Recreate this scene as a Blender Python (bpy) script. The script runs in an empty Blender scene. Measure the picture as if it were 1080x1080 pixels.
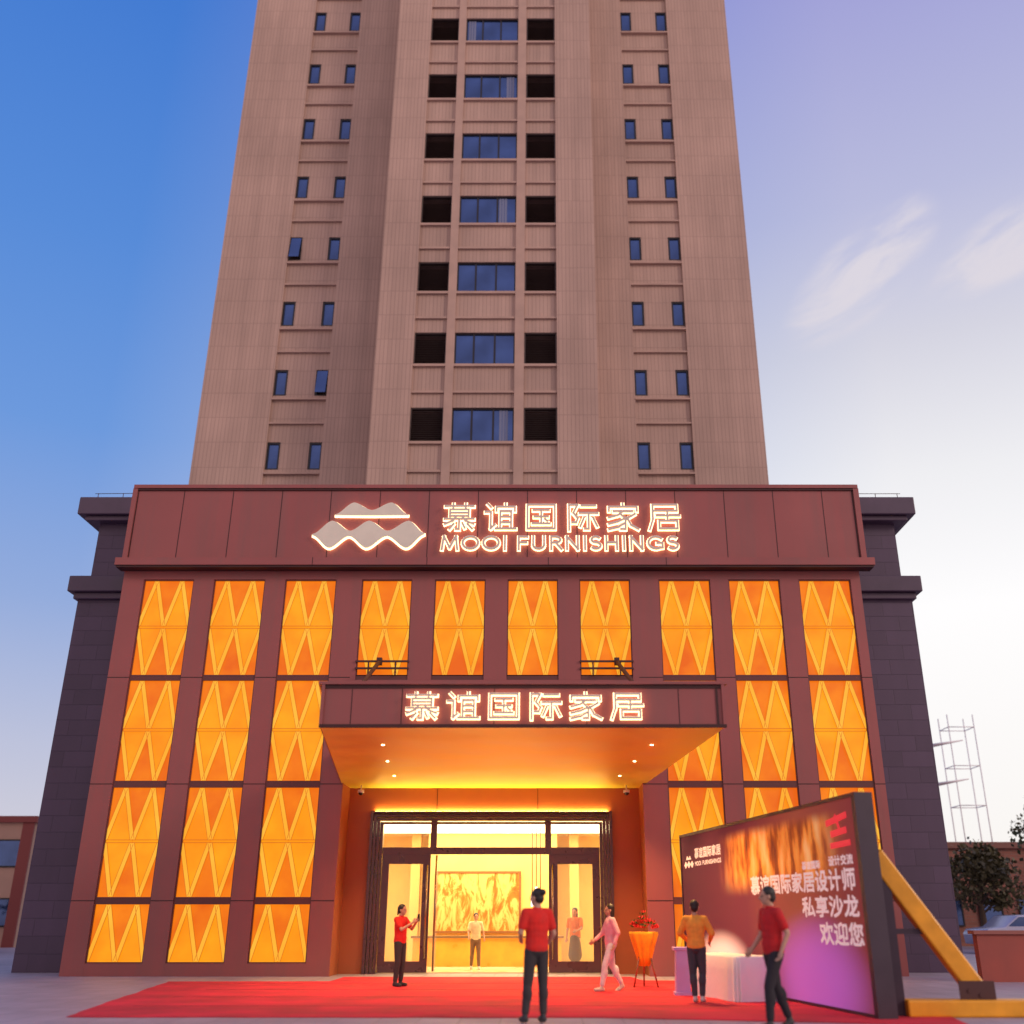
import bpy, bmesh, math, random
from mathutils import Vector, Matrix
R = math.radians
random.seed(7)
SC = bpy.context.scene
COL = SC.collection

# ------------------------------------------------------------------ camera
cam = bpy.data.cameras.new("camera")
camo = bpy.data.objects.new("camera", cam)
COL.objects.link(camo)
camo.location = (0, 0, 1.44)
camo.rotation_euler = (R(90 + 21.9), 0, 0)
cam.sensor_width = 36
cam.lens = 36 * 1057 / 1080
cam.shift_x = -31 / 1080
cam.clip_start = 0.1
cam.clip_end = 3000
cam.dof.use_dof = True
cam.dof.focus_distance = 27
cam.dof.aperture_fstop = 0.42
SC.camera = camo

# ------------------------------------------------------------------ light and sky
SUN_AZ, SUN_EL = 76.0, 24.0            # azimuth clockwise from +Y, elevation
sd = Vector((math.sin(R(SUN_AZ)) * math.cos(R(SUN_EL)), math.cos(R(SUN_AZ)) * math.cos(R(SUN_EL)), math.sin(R(SUN_EL))))
# soft evening sun, from the right and a little in front of the facade
sd = Vector((0.80, -0.52, 0.36)).normalized()
sun = bpy.data.lights.new("sun", 'SUN')
sun.energy = 1.2
sun.angle = R(14)
sun.color = (1.0, 0.80, 0.66)
suno = bpy.data.objects.new("sun", sun)
COL.objects.link(suno)
suno.rotation_euler = (-sd).to_track_quat('-Z', 'Y').to_euler()

W = bpy.data.worlds.new("World")
SC.world = W
W.use_nodes = True
nt = W.node_tree
N = nt.nodes
L = nt.links
for n in list(N):
    N.remove(n)


def node(t, tree=None, **kw):
    n = (tree or nt).nodes.new(t)
    for k, v in kw.items():
        setattr(n, k, v)
    return n


def math_node(op, a, b=None, c=None, tree=None, clamp=False):
    n = node('ShaderNodeMath', tree, operation=op)
    n.use_clamp = clamp
    for i, v in enumerate((a, b, c)):
        if v is None:
            continue
        if isinstance(v, (int, float)):
            n.inputs[i].default_value = v
        else:
            (tree or nt).links.new(v, n.inputs[i])
    return n.outputs[0]


def map_range(v, a, b, c=0.0, d=1.0, smooth=False, tree=None):
    n = node('ShaderNodeMapRange', tree)
    n.interpolation_type = 'SMOOTHSTEP' if smooth else 'LINEAR'
    n.clamp = True
    (tree or nt).links.new(v, n.inputs[0])
    for i, x in enumerate((a, b, c, d)):
        n.inputs[i + 1].default_value = x
    return n.outputs[0]


def lin(r, g, b):
    def f(c):
        c /= 255
        return c / 12.92 if c <= .04045 else ((c + .055) / 1.055) ** 2.4
    return (f(r), f(g), f(b), 1)


def ramp(v, stops, tree=None):
    n = node('ShaderNodeValToRGB', tree)
    e = n.color_ramp.elements
    while len(e) < len(stops):
        e.new(0.5)
    for x, (p, c) in zip(e, stops):
        x.position = p
        x.color = c
    (tree or nt).links.new(v, n.inputs[0])
    return n.outputs[0]


def mix(f, a, b, tree=None, mode='MIX'):
    n = node('ShaderNodeMix', tree, data_type='RGBA', blend_type=mode)
    for k, v in ((0, f), (6, a), (7, b)):
        if isinstance(v, (int, float)):
            n.inputs[k].default_value = v
        elif isinstance(v, tuple):
            n.inputs[k].default_value = v
        else:
            (tree or nt).links.new(v, n.inputs[k])
    return n.outputs[2]


tc = node('ShaderNodeTexCoord')
sep = node('ShaderNodeSeparateXYZ')
L.new(tc.outputs['Generated'], sep.inputs[0])
el = math_node('DIVIDE', math_node('ARCSINE', sep.outputs[2]), R(90))        # 0 horizon .. 1 zenith
az = math_node('ARCTAN2', sep.outputs[0], sep.outputs[1])                    # 0 = +Y, + = right
left = ramp(el, [(0.0, lin(222, 214, 220)), (0.09, lin(192, 196, 222)), (0.17, lin(150, 174, 224)),
                 (0.27, lin(110, 156, 226)), (0.38, lin(88, 142, 222)), (0.54, lin(62, 122, 214)), (1.0, lin(70, 105, 190))])
right = ramp(el, [(0.0, lin(255, 250, 246)), (0.17, (1.08, 1.06, 1.06, 1)), (0.25, lin(247, 246, 249)),
                  (0.33, lin(220, 219, 232)), (0.41, lin(192, 194, 228)), (0.54, lin(164, 164, 222)), (1.0, lin(110, 120, 205))])
sky = mix(map_range(az, R(-26), R(21), smooth=False), left, right)
# wisps of cloud in the right half of the sky
mp = node('ShaderNodeCombineXYZ')
L.new(math_node('ADD', math_node('MULTIPLY', az, 4.0), math_node('MULTIPLY', el, -7.0)), mp.inputs[0])
L.new(math_node('ADD', math_node('MULTIPLY', az, -2.4), math_node('MULTIPLY', el, 17.0)), mp.inputs[1])
nz = node('ShaderNodeTexNoise')
nz.inputs['Scale'].default_value = 2.8
nz.inputs['Detail'].default_value = 9
nz.inputs['Roughness'].default_value = 0.6
nz.inputs['Distortion'].default_value = .5
L.new(mp.outputs[0], nz.inputs['Vector'])


def blob_mask(a0, e0, ra, re, slope):
    da = math_node('SUBTRACT', az, R(a0))
    de = math_node('SUBTRACT', math_node('SUBTRACT', math_node('MULTIPLY', el, R(90)), R(e0)), math_node('MULTIPLY', da, slope))
    q = math_node('ADD', math_node('POWER', math_node('ABSOLUTE', math_node('DIVIDE', da, R(ra))), 2),
                  math_node('POWER', math_node('ABSOLUTE', math_node('DIVIDE', de, R(re))), 2))
    return map_range(q, 1.0, 0.0)


m1 = blob_mask(20.8, 33.4, 5.6, 2.9, 0.45)
m2 = blob_mask(30.0, 33.3, 6.4, 2.1, 0.22)
cm = math_node('MAXIMUM', m1, m2)
cl = math_node('MULTIPLY', cm, map_range(nz.outputs['Fac'], 0.32, 0.66), clamp=True)
sky = mix(math_node('MULTIPLY', map_range(cl, 0.0, 0.62, smooth=True), 0.85), sky, lin(231, 224, 232))
# the half of the sky behind the viewer: pale lilac evening light
back = map_range(math_node('ABSOLUTE', az), R(70), R(120), smooth=True)
backc = ramp(el, [(0.0, (.95, .70, .62, 1)), (0.3, (.78, .64, .72, 1)), (1.0, (.30, .36, .65, 1))])
sky = mix(back, sky, backc)
bg = node('ShaderNodeBackground')
L.new(sky, bg.inputs[0])
bg.inputs[1].default_value = 0.92
nish = node('ShaderNodeTexSky', sky_type='NISHITA')
nish.sun_disc = False
nish.sun_elevation = math.asin(sd.z)
nish.sun_rotation = math.atan2(sd.x, sd.y)
bg2 = node('ShaderNodeBackground')
L.new(nish.outputs[0], bg2.inputs[0])
bg2.inputs[1].default_value = 0.006
add = node('ShaderNodeAddShader')
L.new(bg.outputs[0], add.inputs[0])
L.new(bg2.outputs[0], add.inputs[1])
out = node('ShaderNodeOutputWorld')
L.new(add.outputs[0], out.inputs[0])

SC.view_settings.view_transform = 'Standard'
SC.view_settings.look = 'None'
SC.view_settings.exposure = 0
SC.view_settings.gamma = 1
SC.cycles.max_bounces = 6
SC.cycles.sample_clamp_indirect = 4


# ------------------------------------------------------------------ materials
def mat(name, base, rough=.6, metal=0., emit=None, es=1., var=0., vscale=3., bump=0., bscale=40., spec=.5, streak=0.):
    m = bpy.data.materials.new(name)
    m.use_nodes = True
    t = m.node_tree
    b = t.nodes['Principled BSDF']
    b.inputs['Roughness'].default_value = rough
    b.inputs['Metallic'].default_value = metal
    b.inputs['Specular IOR Level'].default_value = spec
    c = tuple(base) + (1,)
    b.inputs['Base Color'].default_value = c
    if var or bump:
        tcn = node('ShaderNodeTexCoord', t)
        if var:
            nn = node('ShaderNodeTexNoise', t)
            nn.inputs['Scale'].default_value = vscale
            nn.inputs['Detail'].default_value = 5
            t.links.new(tcn.outputs['Object'], nn.inputs['Vector'])
            f = map_range(nn.outputs['Fac'], .3, .7, 0, 1, tree=t)
            lo = tuple(x * (1 - var) for x in base) + (1,)
            hi = tuple(min(1, x * (1 + var)) for x in base) + (1,)
            cc = mix(f, lo, hi, tree=t)
            if streak:      # rain streaks and dust running down the panels
                mps = node('ShaderNodeMapping', t)
                mps.inputs['Scale'].default_value = (2.2, 2.2, .16)
                t.links.new(tcn.outputs['Object'], mps.inputs[0])
                ns = node('ShaderNodeTexNoise', t)
                ns.inputs['Scale'].default_value = 1.0
                ns.inputs['Detail'].default_value = 6
                ns.inputs['Roughness'].default_value = .65
                t.links.new(mps.outputs[0], ns.inputs['Vector'])
                cc = mix(map_range(ns.outputs['Fac'], .45, .75, 0, streak, tree=t), cc, (.16, .10, .09, 1), tree=t)
            t.links.new(cc, b.inputs['Base Color'])
            t.links.new(map_range(nn.outputs['Fac'], .3, .7, max(.02, rough - .08), min(1, rough + .08), tree=t), b.inputs['Roughness'])
        if bump:
            n2 = node('ShaderNodeTexNoise', t)
            n2.inputs['Scale'].default_value = bscale
            n2.inputs['Detail'].default_value = 4
            t.links.new(tcn.outputs['Object'], n2.inputs['Vector'])
            bp = node('ShaderNodeBump', t)
            bp.inputs['Strength'].default_value = bump
            bp.inputs['Distance'].default_value = .02
            t.links.new(n2.outputs['Fac'], bp.inputs['Height'])
            t.links.new(bp.outputs[0], b.inputs['Normal'])
    if emit:
        b.inputs['Emission Color'].default_value = tuple(emit) + (1,)
        b.inputs['Emission Strength'].default_value = es
    return m


def lit_mat(name, c1, c2, s, scale=1.1):
    """a backlit perforated screen: uneven lamp light behind it"""
    m = mat(name, (.04, .012, .003), .7)
    t = m.node_tree
    b = t.nodes['Principled BSDF']
    geo = node('ShaderNodeNewGeometry', t)
    nn = node('ShaderNodeTexNoise', t)
    nn.inputs['Scale'].default_value = scale
    nn.inputs['Detail'].default_value = 3
    t.links.new(geo.outputs['Position'], nn.inputs['Vector'])
    f = map_range(nn.outputs['Fac'], .32, .68, tree=t)
    t.links.new(mix(f, c1, c2, tree=t), b.inputs['Emission Color'])
    b.inputs['Emission Strength'].default_value = s
    return m


def tile_mat(name, base, grout, bw, bh, sc=1.0, rough=.6, var=.12, frame=(0, 2), mortar=.012, offset=0.0):
    """tiles laid on a facade; frame = the two position axes used"""
    m = mat(name, base, rough)
    t = m.node_tree
    b = t.nodes['Principled BSDF']
    geo = node('ShaderNodeNewGeometry', t)
    sp = node('ShaderNodeSeparateXYZ', t)
    t.links.new(geo.outputs['Position'], sp.inputs[0])
    cb = node('ShaderNodeCombineXYZ', t)
    if frame == (0, 2):
        t.links.new(math_node('ADD', sp.outputs[0], sp.outputs[1], tree=t), cb.inputs[0])
    else:
        t.links.new(sp.outputs[frame[0]], cb.inputs[0])
    t.links.new(sp.outputs[frame[1]], cb.inputs[1])
    br = node('ShaderNodeTexBrick', t)
    br.offset = offset
    br.inputs['Scale'].default_value = 1
    br.inputs['Brick Width'].default_value = bw
    br.inputs['Row Height'].default_value = bh
    br.inputs['Mortar Size'].default_value = mortar
    br.inputs['Mortar Smooth'].default_value = .3
    br.inputs['Color1'].default_value = tuple(x * (1 - var) for x in base) + (1,)
    br.inputs['Color2'].default_value = tuple(x * (1 + var) for x in base) + (1,)
    br.inputs['Mortar'].default_value = tuple(grout) + (1,)
    t.links.new(cb.outputs[0], br.inputs['Vector'])
    nn = node('ShaderNodeTexNoise', t)
    nn.inputs['Scale'].default_value = .22
    nn.inputs['Detail'].default_value = 6
    t.links.new(geo.outputs['Position'], nn.inputs['Vector'])
    f = map_range(nn.outputs['Fac'], .3, .7, .86, 1.1, tree=t)
    mps = node('ShaderNodeMapping', t)
    mps.inputs['Scale'].default_value = (1.6, 1.6, .07)
    t.links.new(geo.outputs['Position'], mps.inputs[0])
    ns = node('ShaderNodeTexNoise', t)
    ns.inputs['Scale'].default_value = 1.0
    ns.inputs['Detail'].default_value = 4
    t.links.new(mps.outputs[0], ns.inputs['Vector'])
    f = math_node('MULTIPLY', f, map_range(ns.outputs['Fac'], .35, .7, 1.04, .90, tree=t), tree=t)
    sc_ = node('ShaderNodeVectorMath', t, operation='SCALE')
    t.links.new(br.outputs['Color'], sc_.inputs[0])
    t.links.new(f, sc_.inputs['Scale'])
    t.links.new(sc_.outputs[0], b.inputs['Base Color'])
    bp = node('ShaderNodeBump', t)
    bp.invert = True
    bp.inputs['Strength'].default_value = .5
    bp.inputs['Distance'].default_value = .02
    t.links.new(br.outputs['Fac'], bp.inputs['Height'])
    t.links.new(bp.outputs[0], b.inputs['Normal'])
    return m


M = {}
M['beige'] = tile_mat('beige_ribbed_tile', (.46, .305, .25), (.36, .236, .196), .17, 1.245, rough=.75, var=.035, mortar=.016)
M['beige_trim'] = mat('beige_trim', (.45, .295, .24), .75, var=.1, vscale=1.2)
M['dark_backing'] = mat('dark_window_backing', (.10, .06, .05), .8)
M['winframe'] = mat('dark_window_frame', (.022, .018, .022), .4, .3)
M['glass'] = mat('blue_window_glass', (.055, .10, .26), .07, .75, spec=1.0, var=.4, vscale=.5)
M['curtain'] = mat('pale_curtain', (.17, .19, .30), .5, .2)
M['louver'] = mat('black_louver', (.075, .052, .05), .5, .2)
M['maroon'] = mat('maroon_metal_panel', (.31, .086, .082), .42, .15, var=.09, vscale=.45, bump=.12, bscale=1.1, streak=.4)
M['maroon_dark'] = mat('dark_maroon_joint', (.05, .014, .014), .5, .2)
M['maroon_frame'] = mat('window_frame_maroon', (.13, .036, .034), .5, .1)
M['maroon_brown'] = mat('entrance_wall_panel', (.36, .10, .035), .55, .0, var=.06, vscale=.7)
M['purple_stone'] = tile_mat('purple_stone_cladding', (.078, .046, .088), (.062, .037, .070), .9, .45, rough=.5, var=.12, mortar=.012, offset=.5)
M['stone_trim'] = mat('purple_stone_trim', (.080, .050, .084), .5, var=.15, vscale=1.5)
M['lit_inner'] = lit_mat('amber_screen_diamond', lin(252, 142, 4), lin(255, 166, 14), 1.0)
M['lit_outer'] = lit_mat('amber_screen_field', lin(232, 98, 4), lin(250, 132, 6), 1.0)
M['lit_strip'] = lit_mat('amber_screen_strip', lin(252, 170, 36), lin(255, 188, 58), 1.0)
M['lit_edge'] = mat('screen_strip_edge', (.2, .07, .01), .5, emit=lin(196, 92, 4)[:3], es=1)
M['soffit'] = mat('brass_soffit', (.84, .78, .10), .42, .15, var=.05, vscale=.8)
M['plum_frame'] = mat('plum_door_frame', (.115, .058, .062), .3, .5, var=.1, vscale=2)
M['door_glass'] = mat('clear_door_glass', (.9, .9, .9), .02)
M['door_glass'].node_tree.nodes['Principled BSDF'].inputs['Alpha'].default_value = .10
M['chrome'] = mat('steel_handle', (.35, .22, .13), .25, .9)
M['lobby_wall'] = mat('lobby_wall_gold', (.80, .56, .20), .6, var=.08, vscale=1)
M['lobby_floor'] = mat('lobby_marble', (.78, .66, .46), .18, var=.1, vscale=2)
M['lobby_ceiling'] = mat('lobby_ceiling', (.85, .74, .5), .7)
M['lamp_panel'] = mat('ceiling_lamp_panel', (.9, .9, .9), .5, emit=(1, .79, .44), es=7.0)
M['white_emit'] = mat('downlight_lens', (.9, .9, .9), .5, emit=(1, .82, .55), es=14)
M['letter'] = mat('letter_face', (.66, .54, .46), .35, .3)
M['halo'] = mat('letter_edge_light', (.9, .8, .6), .5, emit=(1, .70, .36), es=2.8)
M['logo_face'] = mat('logo_face', (.74, .68, .56), .45, .1, var=.06, vscale=2)
M['rod'] = mat('dark_steel_rod', (.07, .022, .02), .6, .0)


# ------------------------------------------------------------------ geometry helpers
class MB:
    def __init__(s):
        s.bm = bmesh.new()
        s.mats = []

    def mi(s, m):
        if m not in s.mats:
            s.mats.append(m)
        return s.mats.index(m)

    def face(s, pts, m, smooth=False):
        vs = [s.bm.verts.new(p) for p in pts]
        f = s.bm.faces.new(vs)
        f.material_index = s.mi(m)
        f.smooth = smooth
        return f

    def box(s, x0, x1, y0, y1, z0, z1, m):
        i = s.mi(m)
        v = [s.bm.verts.new((x, y, z)) for z in (z0, z1) for y in (y0, y1) for x in (x0, x1)]
        for q in ((0, 2, 3, 1), (4, 5, 7, 6), (0, 1, 5, 4), (2, 6, 7, 3), (0, 4, 6, 2), (1, 3, 7, 5)):
            s.bm.faces.new([v[k] for k in q]).material_index = i
        return s

    def prism(s, poly, axis, a, b, m, smooth=False):
        """poly of 2-D points extruded along an axis: 'x' uses (y,z), 'y' uses (x,z), 'z' uses (x,y)"""
        i = s.mi(m)

        def P(p, t):
            return {'x': (t, p[0], p[1]), 'y': (p[0], t, p[1]), 'z': (p[0], p[1], t)}[axis]
        va = [s.bm.verts.new(P(p, a)) for p in poly]
        vb = [s.bm.verts.new(P(p, b)) for p in poly]
        n = len(poly)
        s.bm.faces.new(va).material_index = i
        s.bm.faces.new(vb[::-1]).material_index = i
        for k in range(n):
            f = s.bm.faces.new([va[k], vb[k], vb[(k + 1) % n], va[(k + 1) % n]])
            f.material_index = i
            f.smooth = smooth
        return s

    def bar(s, p0, p1, w, d, m, up=(0, 0, 1)):
        """a rectangular bar from p0 to p1"""
        p0 = Vector(p0)
        p1 = Vector(p1)
        z = (p1 - p0).normalized()
        u = Vector(up)
        if abs(z.dot(u)) > .95:
            u = Vector((0, 1, 0))
        x = z.cross(u).normalized()
        y = z.cross(x).normalized()
        i = s.mi(m)
        v = []
        for p in (p0, p1):
            for a, b in ((-1, -1), (1, -1), (1, 1), (-1, 1)):
                v.append(s.bm.verts.new(p + x * a * w / 2 + y * b * d / 2))
        for q in ((3, 2, 1, 0), (4, 5, 6, 7), (0, 1, 5, 4), (1, 2, 6, 5), (2, 3, 7, 6), (3, 0, 4, 7)):
            s.bm.faces.new([v[k] for k in q]).material_index = i
        return s

    def tube(s, pts, radii, m, seg=10, cap=True):
        i = s.mi(m)
        pts = [Vector(p) for p in pts]
        if isinstance(radii, (int, float)):
            radii = [radii] * len(pts)
        rings = []
        for k, p in enumerate(pts):
            d = (pts[min(k + 1, len(pts) - 1)] - pts[max(k - 1, 0)]).normalized()
            u = Vector((0, 0, 1)) if abs(d.z) < .9 else Vector((0, 1, 0))
            x = d.cross(u).normalized()
            y = d.cross(x).normalized()
            rings.append([s.bm.verts.new(p + (x * math.cos(2 * math.pi * a / seg) + y * math.sin(2 * math.pi * a / seg)) * radii[k]) for a in range(seg)])
        for r0, r1 in zip(rings, rings[1:]):
            for a in range(seg):
                f = s.bm.faces.new([r0[a], r1[a], r1[(a + 1) % seg], r0[(a + 1) % seg]])
                f.material_index = i
                f.smooth = True
        if cap:
            s.bm.faces.new(rings[0]).material_index = i
            s.bm.faces.new(rings[-1][::-1]).material_index = i
        return s

    def lathe(s, prof, c, m, seg=24):
        i = s.mi(m)
        rings = [[s.bm.verts.new((c[0] + r * math.cos(2 * math.pi * a / seg), c[1] + r * math.sin(2 * math.pi * a / seg), c[2] + z)) for a in range(seg)] for r, z in prof]
        for r0, r1 in zip(rings, rings[1:]):
            for a in range(seg):
                f = s.bm.faces.new([r0[a], r0[(a + 1) % seg], r1[(a + 1) % seg], r1[a]])
                f.material_index = i
                f.smooth = True
        s.bm.faces.new(rings[0][::-1]).material_index = i
        s.bm.faces.new(rings[-1]).material_index = i
        return s

    def ball(s, c, r, m, seg=12):
        i = s.mi(m)
        if isinstance(r, (int, float)):
            r = (r, r, r)
        mt = Matrix.Translation(c) @ Matrix.Diagonal((r[0], r[1], r[2], 1))
        g = bmesh.ops.create_uvsphere(s.bm, u_segments=seg, v_segments=max(6, seg * 2 // 3), radius=1, matrix=mt)
        for v in g['verts']:
            for f in v.link_faces:
                f.material_index = i
                f.smooth = True
        return s

    def build(s, name, parent=None, loc=None, rotz=0, bevel=0):
        me = bpy.data.meshes.new(name)
        bmesh.ops.recalc_face_normals(s.bm, faces=s.bm.faces[:])
        s.bm.to_mesh(me)
        s.bm.free()
        for m in s.mats:
            me.materials.append(m)
        o = bpy.data.objects.new(name, me)
        COL.objects.link(o)
        if loc:
            o.location = loc
        o.rotation_euler.z = rotz
        if parent:
            o.parent = parent
        if bevel:
            b = o.modifiers.new('bevel', 'BEVEL')
            b.width = bevel
            b.segments = 2
            b.limit_method = 'ANGLE'
        return o


def tag(o, label=None, cat=None, group=None, kind=None):
    if label:
        o['label'] = label
    if cat:
        o['category'] = cat
    if group:
        o['group'] = group
    if kind:
        o['kind'] = kind
    return o


def thing(name, label, cat, loc=(0, 0, 0), rotz=0, group=None):
    o = bpy.data.objects.new(name, None)
    o.empty_display_size = .3
    COL.objects.link(o)
    o.location = loc
    o.rotation_euler.z = rotz
    return tag(o, label, cat, group)


def link_copy(o, parent=None, loc=None):
    c = o.copy()
    COL.objects.link(c)
    if parent:
        c.parent = parent
    if loc:
        c.location = loc
    for k in [x for x in o.children]:
        link_copy(k, c)
    return c


# ------------------------------------------------------------------ ground
gm = tile_mat('pale_paving', (.40, .33, .38), (.25, .21, .25), .6, .6, rough=.55, var=.07, frame=(0, 1), mortar=.01)
g = MB()
g.box(-700, 700, -60, 1500, -.3, 0, gm)
tag(g.build('ground'), kind='structure')

carpet_m = mat('red_carpet_pile', (.60, .012, .035), .9, var=.30, vscale=.9, bump=.5, bscale=2.5)
c = MB()
corner = [(-8.6, 25.5), (-7.2, 16.9), (0.9, 16.8), (6.0, 15.6), (7.4, 25.5), (2.4, 25.9), (2.2, 27.4), (-4.9, 27.4), (-4.9, 25.6)]
rc = random.Random(11)
edge_pts = []
for p0, p1 in zip(corner, corner[1:] + corner[:1]):
    n_ = max(2, int(math.hypot(p1[0] - p0[0], p1[1] - p0[1]) / .45))
    for k in range(n_):
        edge_pts.append((p0[0] + (p1[0] - p0[0]) * k / n_ + rc.uniform(-.025, .025), p0[1] + (p1[1] - p0[1]) * k / n_ + rc.uniform(-.03, .03)))
c.prism(edge_pts, 'z', .004, .014, carpet_m)
seam_m = mat('carpet_seam_tape', (.22, .006, .015), .8)
for y in (18.8, 20.8, 22.8, 24.8):
    c.box(-6.9, 6.0, y, y + .03, .010, .0165, seam_m)
tag(c.build('red_carpet'), 'wide red carpet spread on the paving in front of the entrance', 'carpet')

# ------------------------------------------------------------------ beige tower
tower = thing('tower_building', 'tall beige tiled tower with rows of windows rising behind the maroon showroom', 'tower', (-2.7, 38, 0))


def P(mb, name, parent, bevel=0):
    """build a mesh given in world coordinates as a part of a thing (thing's own rotation is zero)"""
    o = mb.build(name, parent, bevel=bevel)
    base = Vector((0, 0, 0))
    p = parent
    while p:
        base += Vector(p.location)
        p = p.parent
    for v in o.data.vertices:
        v.co -= base
    return o


YB, YW = 38.0, 40.65            # front of the projecting bay, front of the two wings
PIT, NF = 3.735, 10
ZT = 58.0
B = M['beige']
w = MB()
# wings: solid wall strips either side of each small-window strip
for xs in ((-15.6, -12.36), (-9.86, -7.25), (2.43, 4.30), (6.82, 10.06)):
    w.box(xs[0], xs[1], YW, 52, 8, ZT, B)
for a, b in ((-12.36, -9.86), (4.30, 6.82)):
    z_prev = 8
    for k in range(NF + 1):
        z0 = 19.87 + PIT * k if k < NF else ZT
        z1 = 21.23 + PIT * k
        w.box(a, b, YW + .14, 51.9, z_prev, z0, B)                 # spandrel
        if k < NF:
            w.box(a + .60, b - .60, YW + .14, 51.9, z0, z1, B)     # pier between the two windows
            w.box(a, b, YW + .55, 51.8, z0, z1, M['dark_backing'])       # dark solid box in place of the room behind
            w.box(a, b, YW - .02, YW + .14, z0 - .27, z0 - .19, M['beige_trim'])
            w.box(a, b, YW + .02, YW + .14, z1 + .88, z1 + .96, M['beige_trim'])
        z_prev = z1
# projecting bay: two broad piers
w.box(-7.25, -5.60, YB, 51.7, 8, ZT, B)
w.box(0.68, 2.43, YB, 51.7, 8, ZT, B)
for a, b in ((-4.18, -3.82), (-1.17, -.76)):
    w.box(a, b, YB + .03, 51.0, 8, ZT, M['beige_trim'])
for a, b in ((-5.60, -4.18), (-3.82, -1.17), (-.76, .68)):
    z_prev = 8
    for k in range(NF + 1):
        z0 = 20.0 + PIT * k if k < NF else ZT
        z1 = 21.6 + PIT * k
        w.box(a, b, YB + .16, 50.9, z_prev, z0, B)
        if k < NF:
            w.box(a, b, YB + .75, 50.8, z0, z1, M['dark_backing'])  # dark solid box behind window and louvers
            w.box(a, b, YB + .04, YB + .16, z0 - .16, z0 - .04, M['beige_trim'])
            w.box(a, b, YB + .06, YB + .16, z0 - 1.46, z0 - 1.36, M['beige_trim'])
        z_prev = z1
P(w, 'wall', tower)

# windows of the wings
def small_window(open_=False):
    f = MB()
    W_, H_ = .60, 1.36
    fr = M['winframe']
    f.box(0, .085, .03, .16, 0, H_, fr)
    f.box(W_ - .085, W_, .03, .16, 0, H_, fr)
    f.box(.085, W_ - .085, .03, .16, 0, .08, fr)
    f.box(.085, W_ - .085, .03, .16, H_ - .09, H_, fr)
    o = f.build('window', tower)
    p = MB()
    if open_:
        p.prism([(0, H_ - .06), (.02, H_ - .06), (-.20, .08), (-.22, .08)], 'x', .06, W_ - .06, M['glass'])
    else:
        p.box(.06, W_ - .06, .09, .11, .06, H_ - .06, M['glass'])
    p.build('pane', o)
    return o


sw = small_window()
first = True
bx = Vector(tower.location)
for k in range(9):
    for x in (-12.36, -10.46, 4.30, 6.22):
        opened = (k, x) in ((1, -10.46), (3, -12.36))
        if opened:
            o = small_window(True)
        elif first:
            o = sw
            first = False
        else:
            o = link_copy(sw, tower)
        o.location = Vector((x, YW + .14, 19.87 + PIT * k)) - bx

# triple windows and louvers of the bay
f = MB()
fr = M['winframe']
W_, H_ = 2.65, 1.6
f.box(0, .06, .08, .2, 0, H_, fr)
f.box(W_ - .06, W_, .08, .2, 0, H_, fr)
f.box(.06, W_ - .06, .08, .2, 0, .06, fr)
f.box(.06, W_ - .06, .08, .2, H_ - .07, H_, fr)
for x in (.80, 1.72):
    f.box(x, x + .08, .08, .2, .06, H_ - .07, fr)
tw = f.build('triple_window', tower)
p = MB()
for a, b in ((.06, .80), (.88, 1.72), (1.80, W_ - .06)):
    p.box(a, b, .13, .15, .06, H_ - .07, M['glass'])
p.build('pane', tw)
lv = MB()
W_ = 1.42
lv.box(0, .05, .04, .2, 0, H_, M['louver'])
lv.box(W_ - .05, W_, .04, .2, 0, H_, M['louver'])
lv.box(.05, W_ - .05, .04, .2, H_ - .05, H_, M['louver'])
nsl = 17
for q in range(nsl):
    z = .02 + q * (H_ - .1) / nsl
    lv.prism([(.05, z), (.07, z), (.17, z + .075), (.15, z + .075)], 'x', .05, W_ - .05, M['louver'])
lvo = lv.build('louver', tower)
bay_windows = []
for k in range(9):
    o = tw if k == 0 else link_copy(tw, tower)
    o.location = Vector((-3.82, YB + .16, 20.0 + PIT * k)) - bx
    bay_windows.append(o)
    for j, x in enumerate((-5.60, -.75)):
        o = lvo if (k == 0 and j == 0) else link_copy(lvo, tower)
        o.location = Vector((x, YB + .16, 20.0 + PIT * k)) - bx

for k, x0_ in ((0, 2.02), (3, 1.84), (5, 2.1), (6, .12)):
    cu_ = MB()
    for q in range(3):
        cu_.box(x0_ + q * .13, x0_ + .11 + q * .13, .118, .128, .08, 1.52, M['curtain'])
    cu_.build('curtain', bay_windows[k])

# ------------------------------------------------------------------ dark stone block behind the showroom
stone = thing('stone_building', 'dark purple stone block with two stepped cornices either side of the showroom', 'building', (-1.4, 33, 0))
s = MB()
s.box(-14.25, -7.7, 29.6, 37.5, 0, 10.5, M['purple_stone'])
s.box(5.7, 11.40, 29.6, 37.5, 0, 10.5, M['purple_stone'])
s.box(-7.7, 5.7, 29.62, 37.5, 4.3, 10.48, M['purple_stone'])
s.box(-14.05, 11.22, 29.75, 37.4, 11.0, 13.1, M['purple_stone'])
P(s, 'wall', stone)
s = MB()
s.box(-14.35, 11.50, 29.45, 37.55, 10.42, 10.62, M['stone_trim'])
s.box(-14.50, 11.66, 29.3, 37.6, 10.62, 11.12, M['stone_trim'])
s.box(-14.40, 11.55, 29.4, 37.5, 12.98, 13.14, M['stone_trim'])
s.box(-14.60, 11.78, 29.25, 37.6, 13.14, 13.72, M['stone_trim'])
P(s, 'cornice', stone, bevel=.03)
s = MB()
for x in (-14.2, -13.4, -12.6, 10.0, 10.7, 11.4):
    s.tube([(x, 29.6, 13.72), (x, 29.6, 13.98)], .012, M['rod'], 6)
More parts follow.
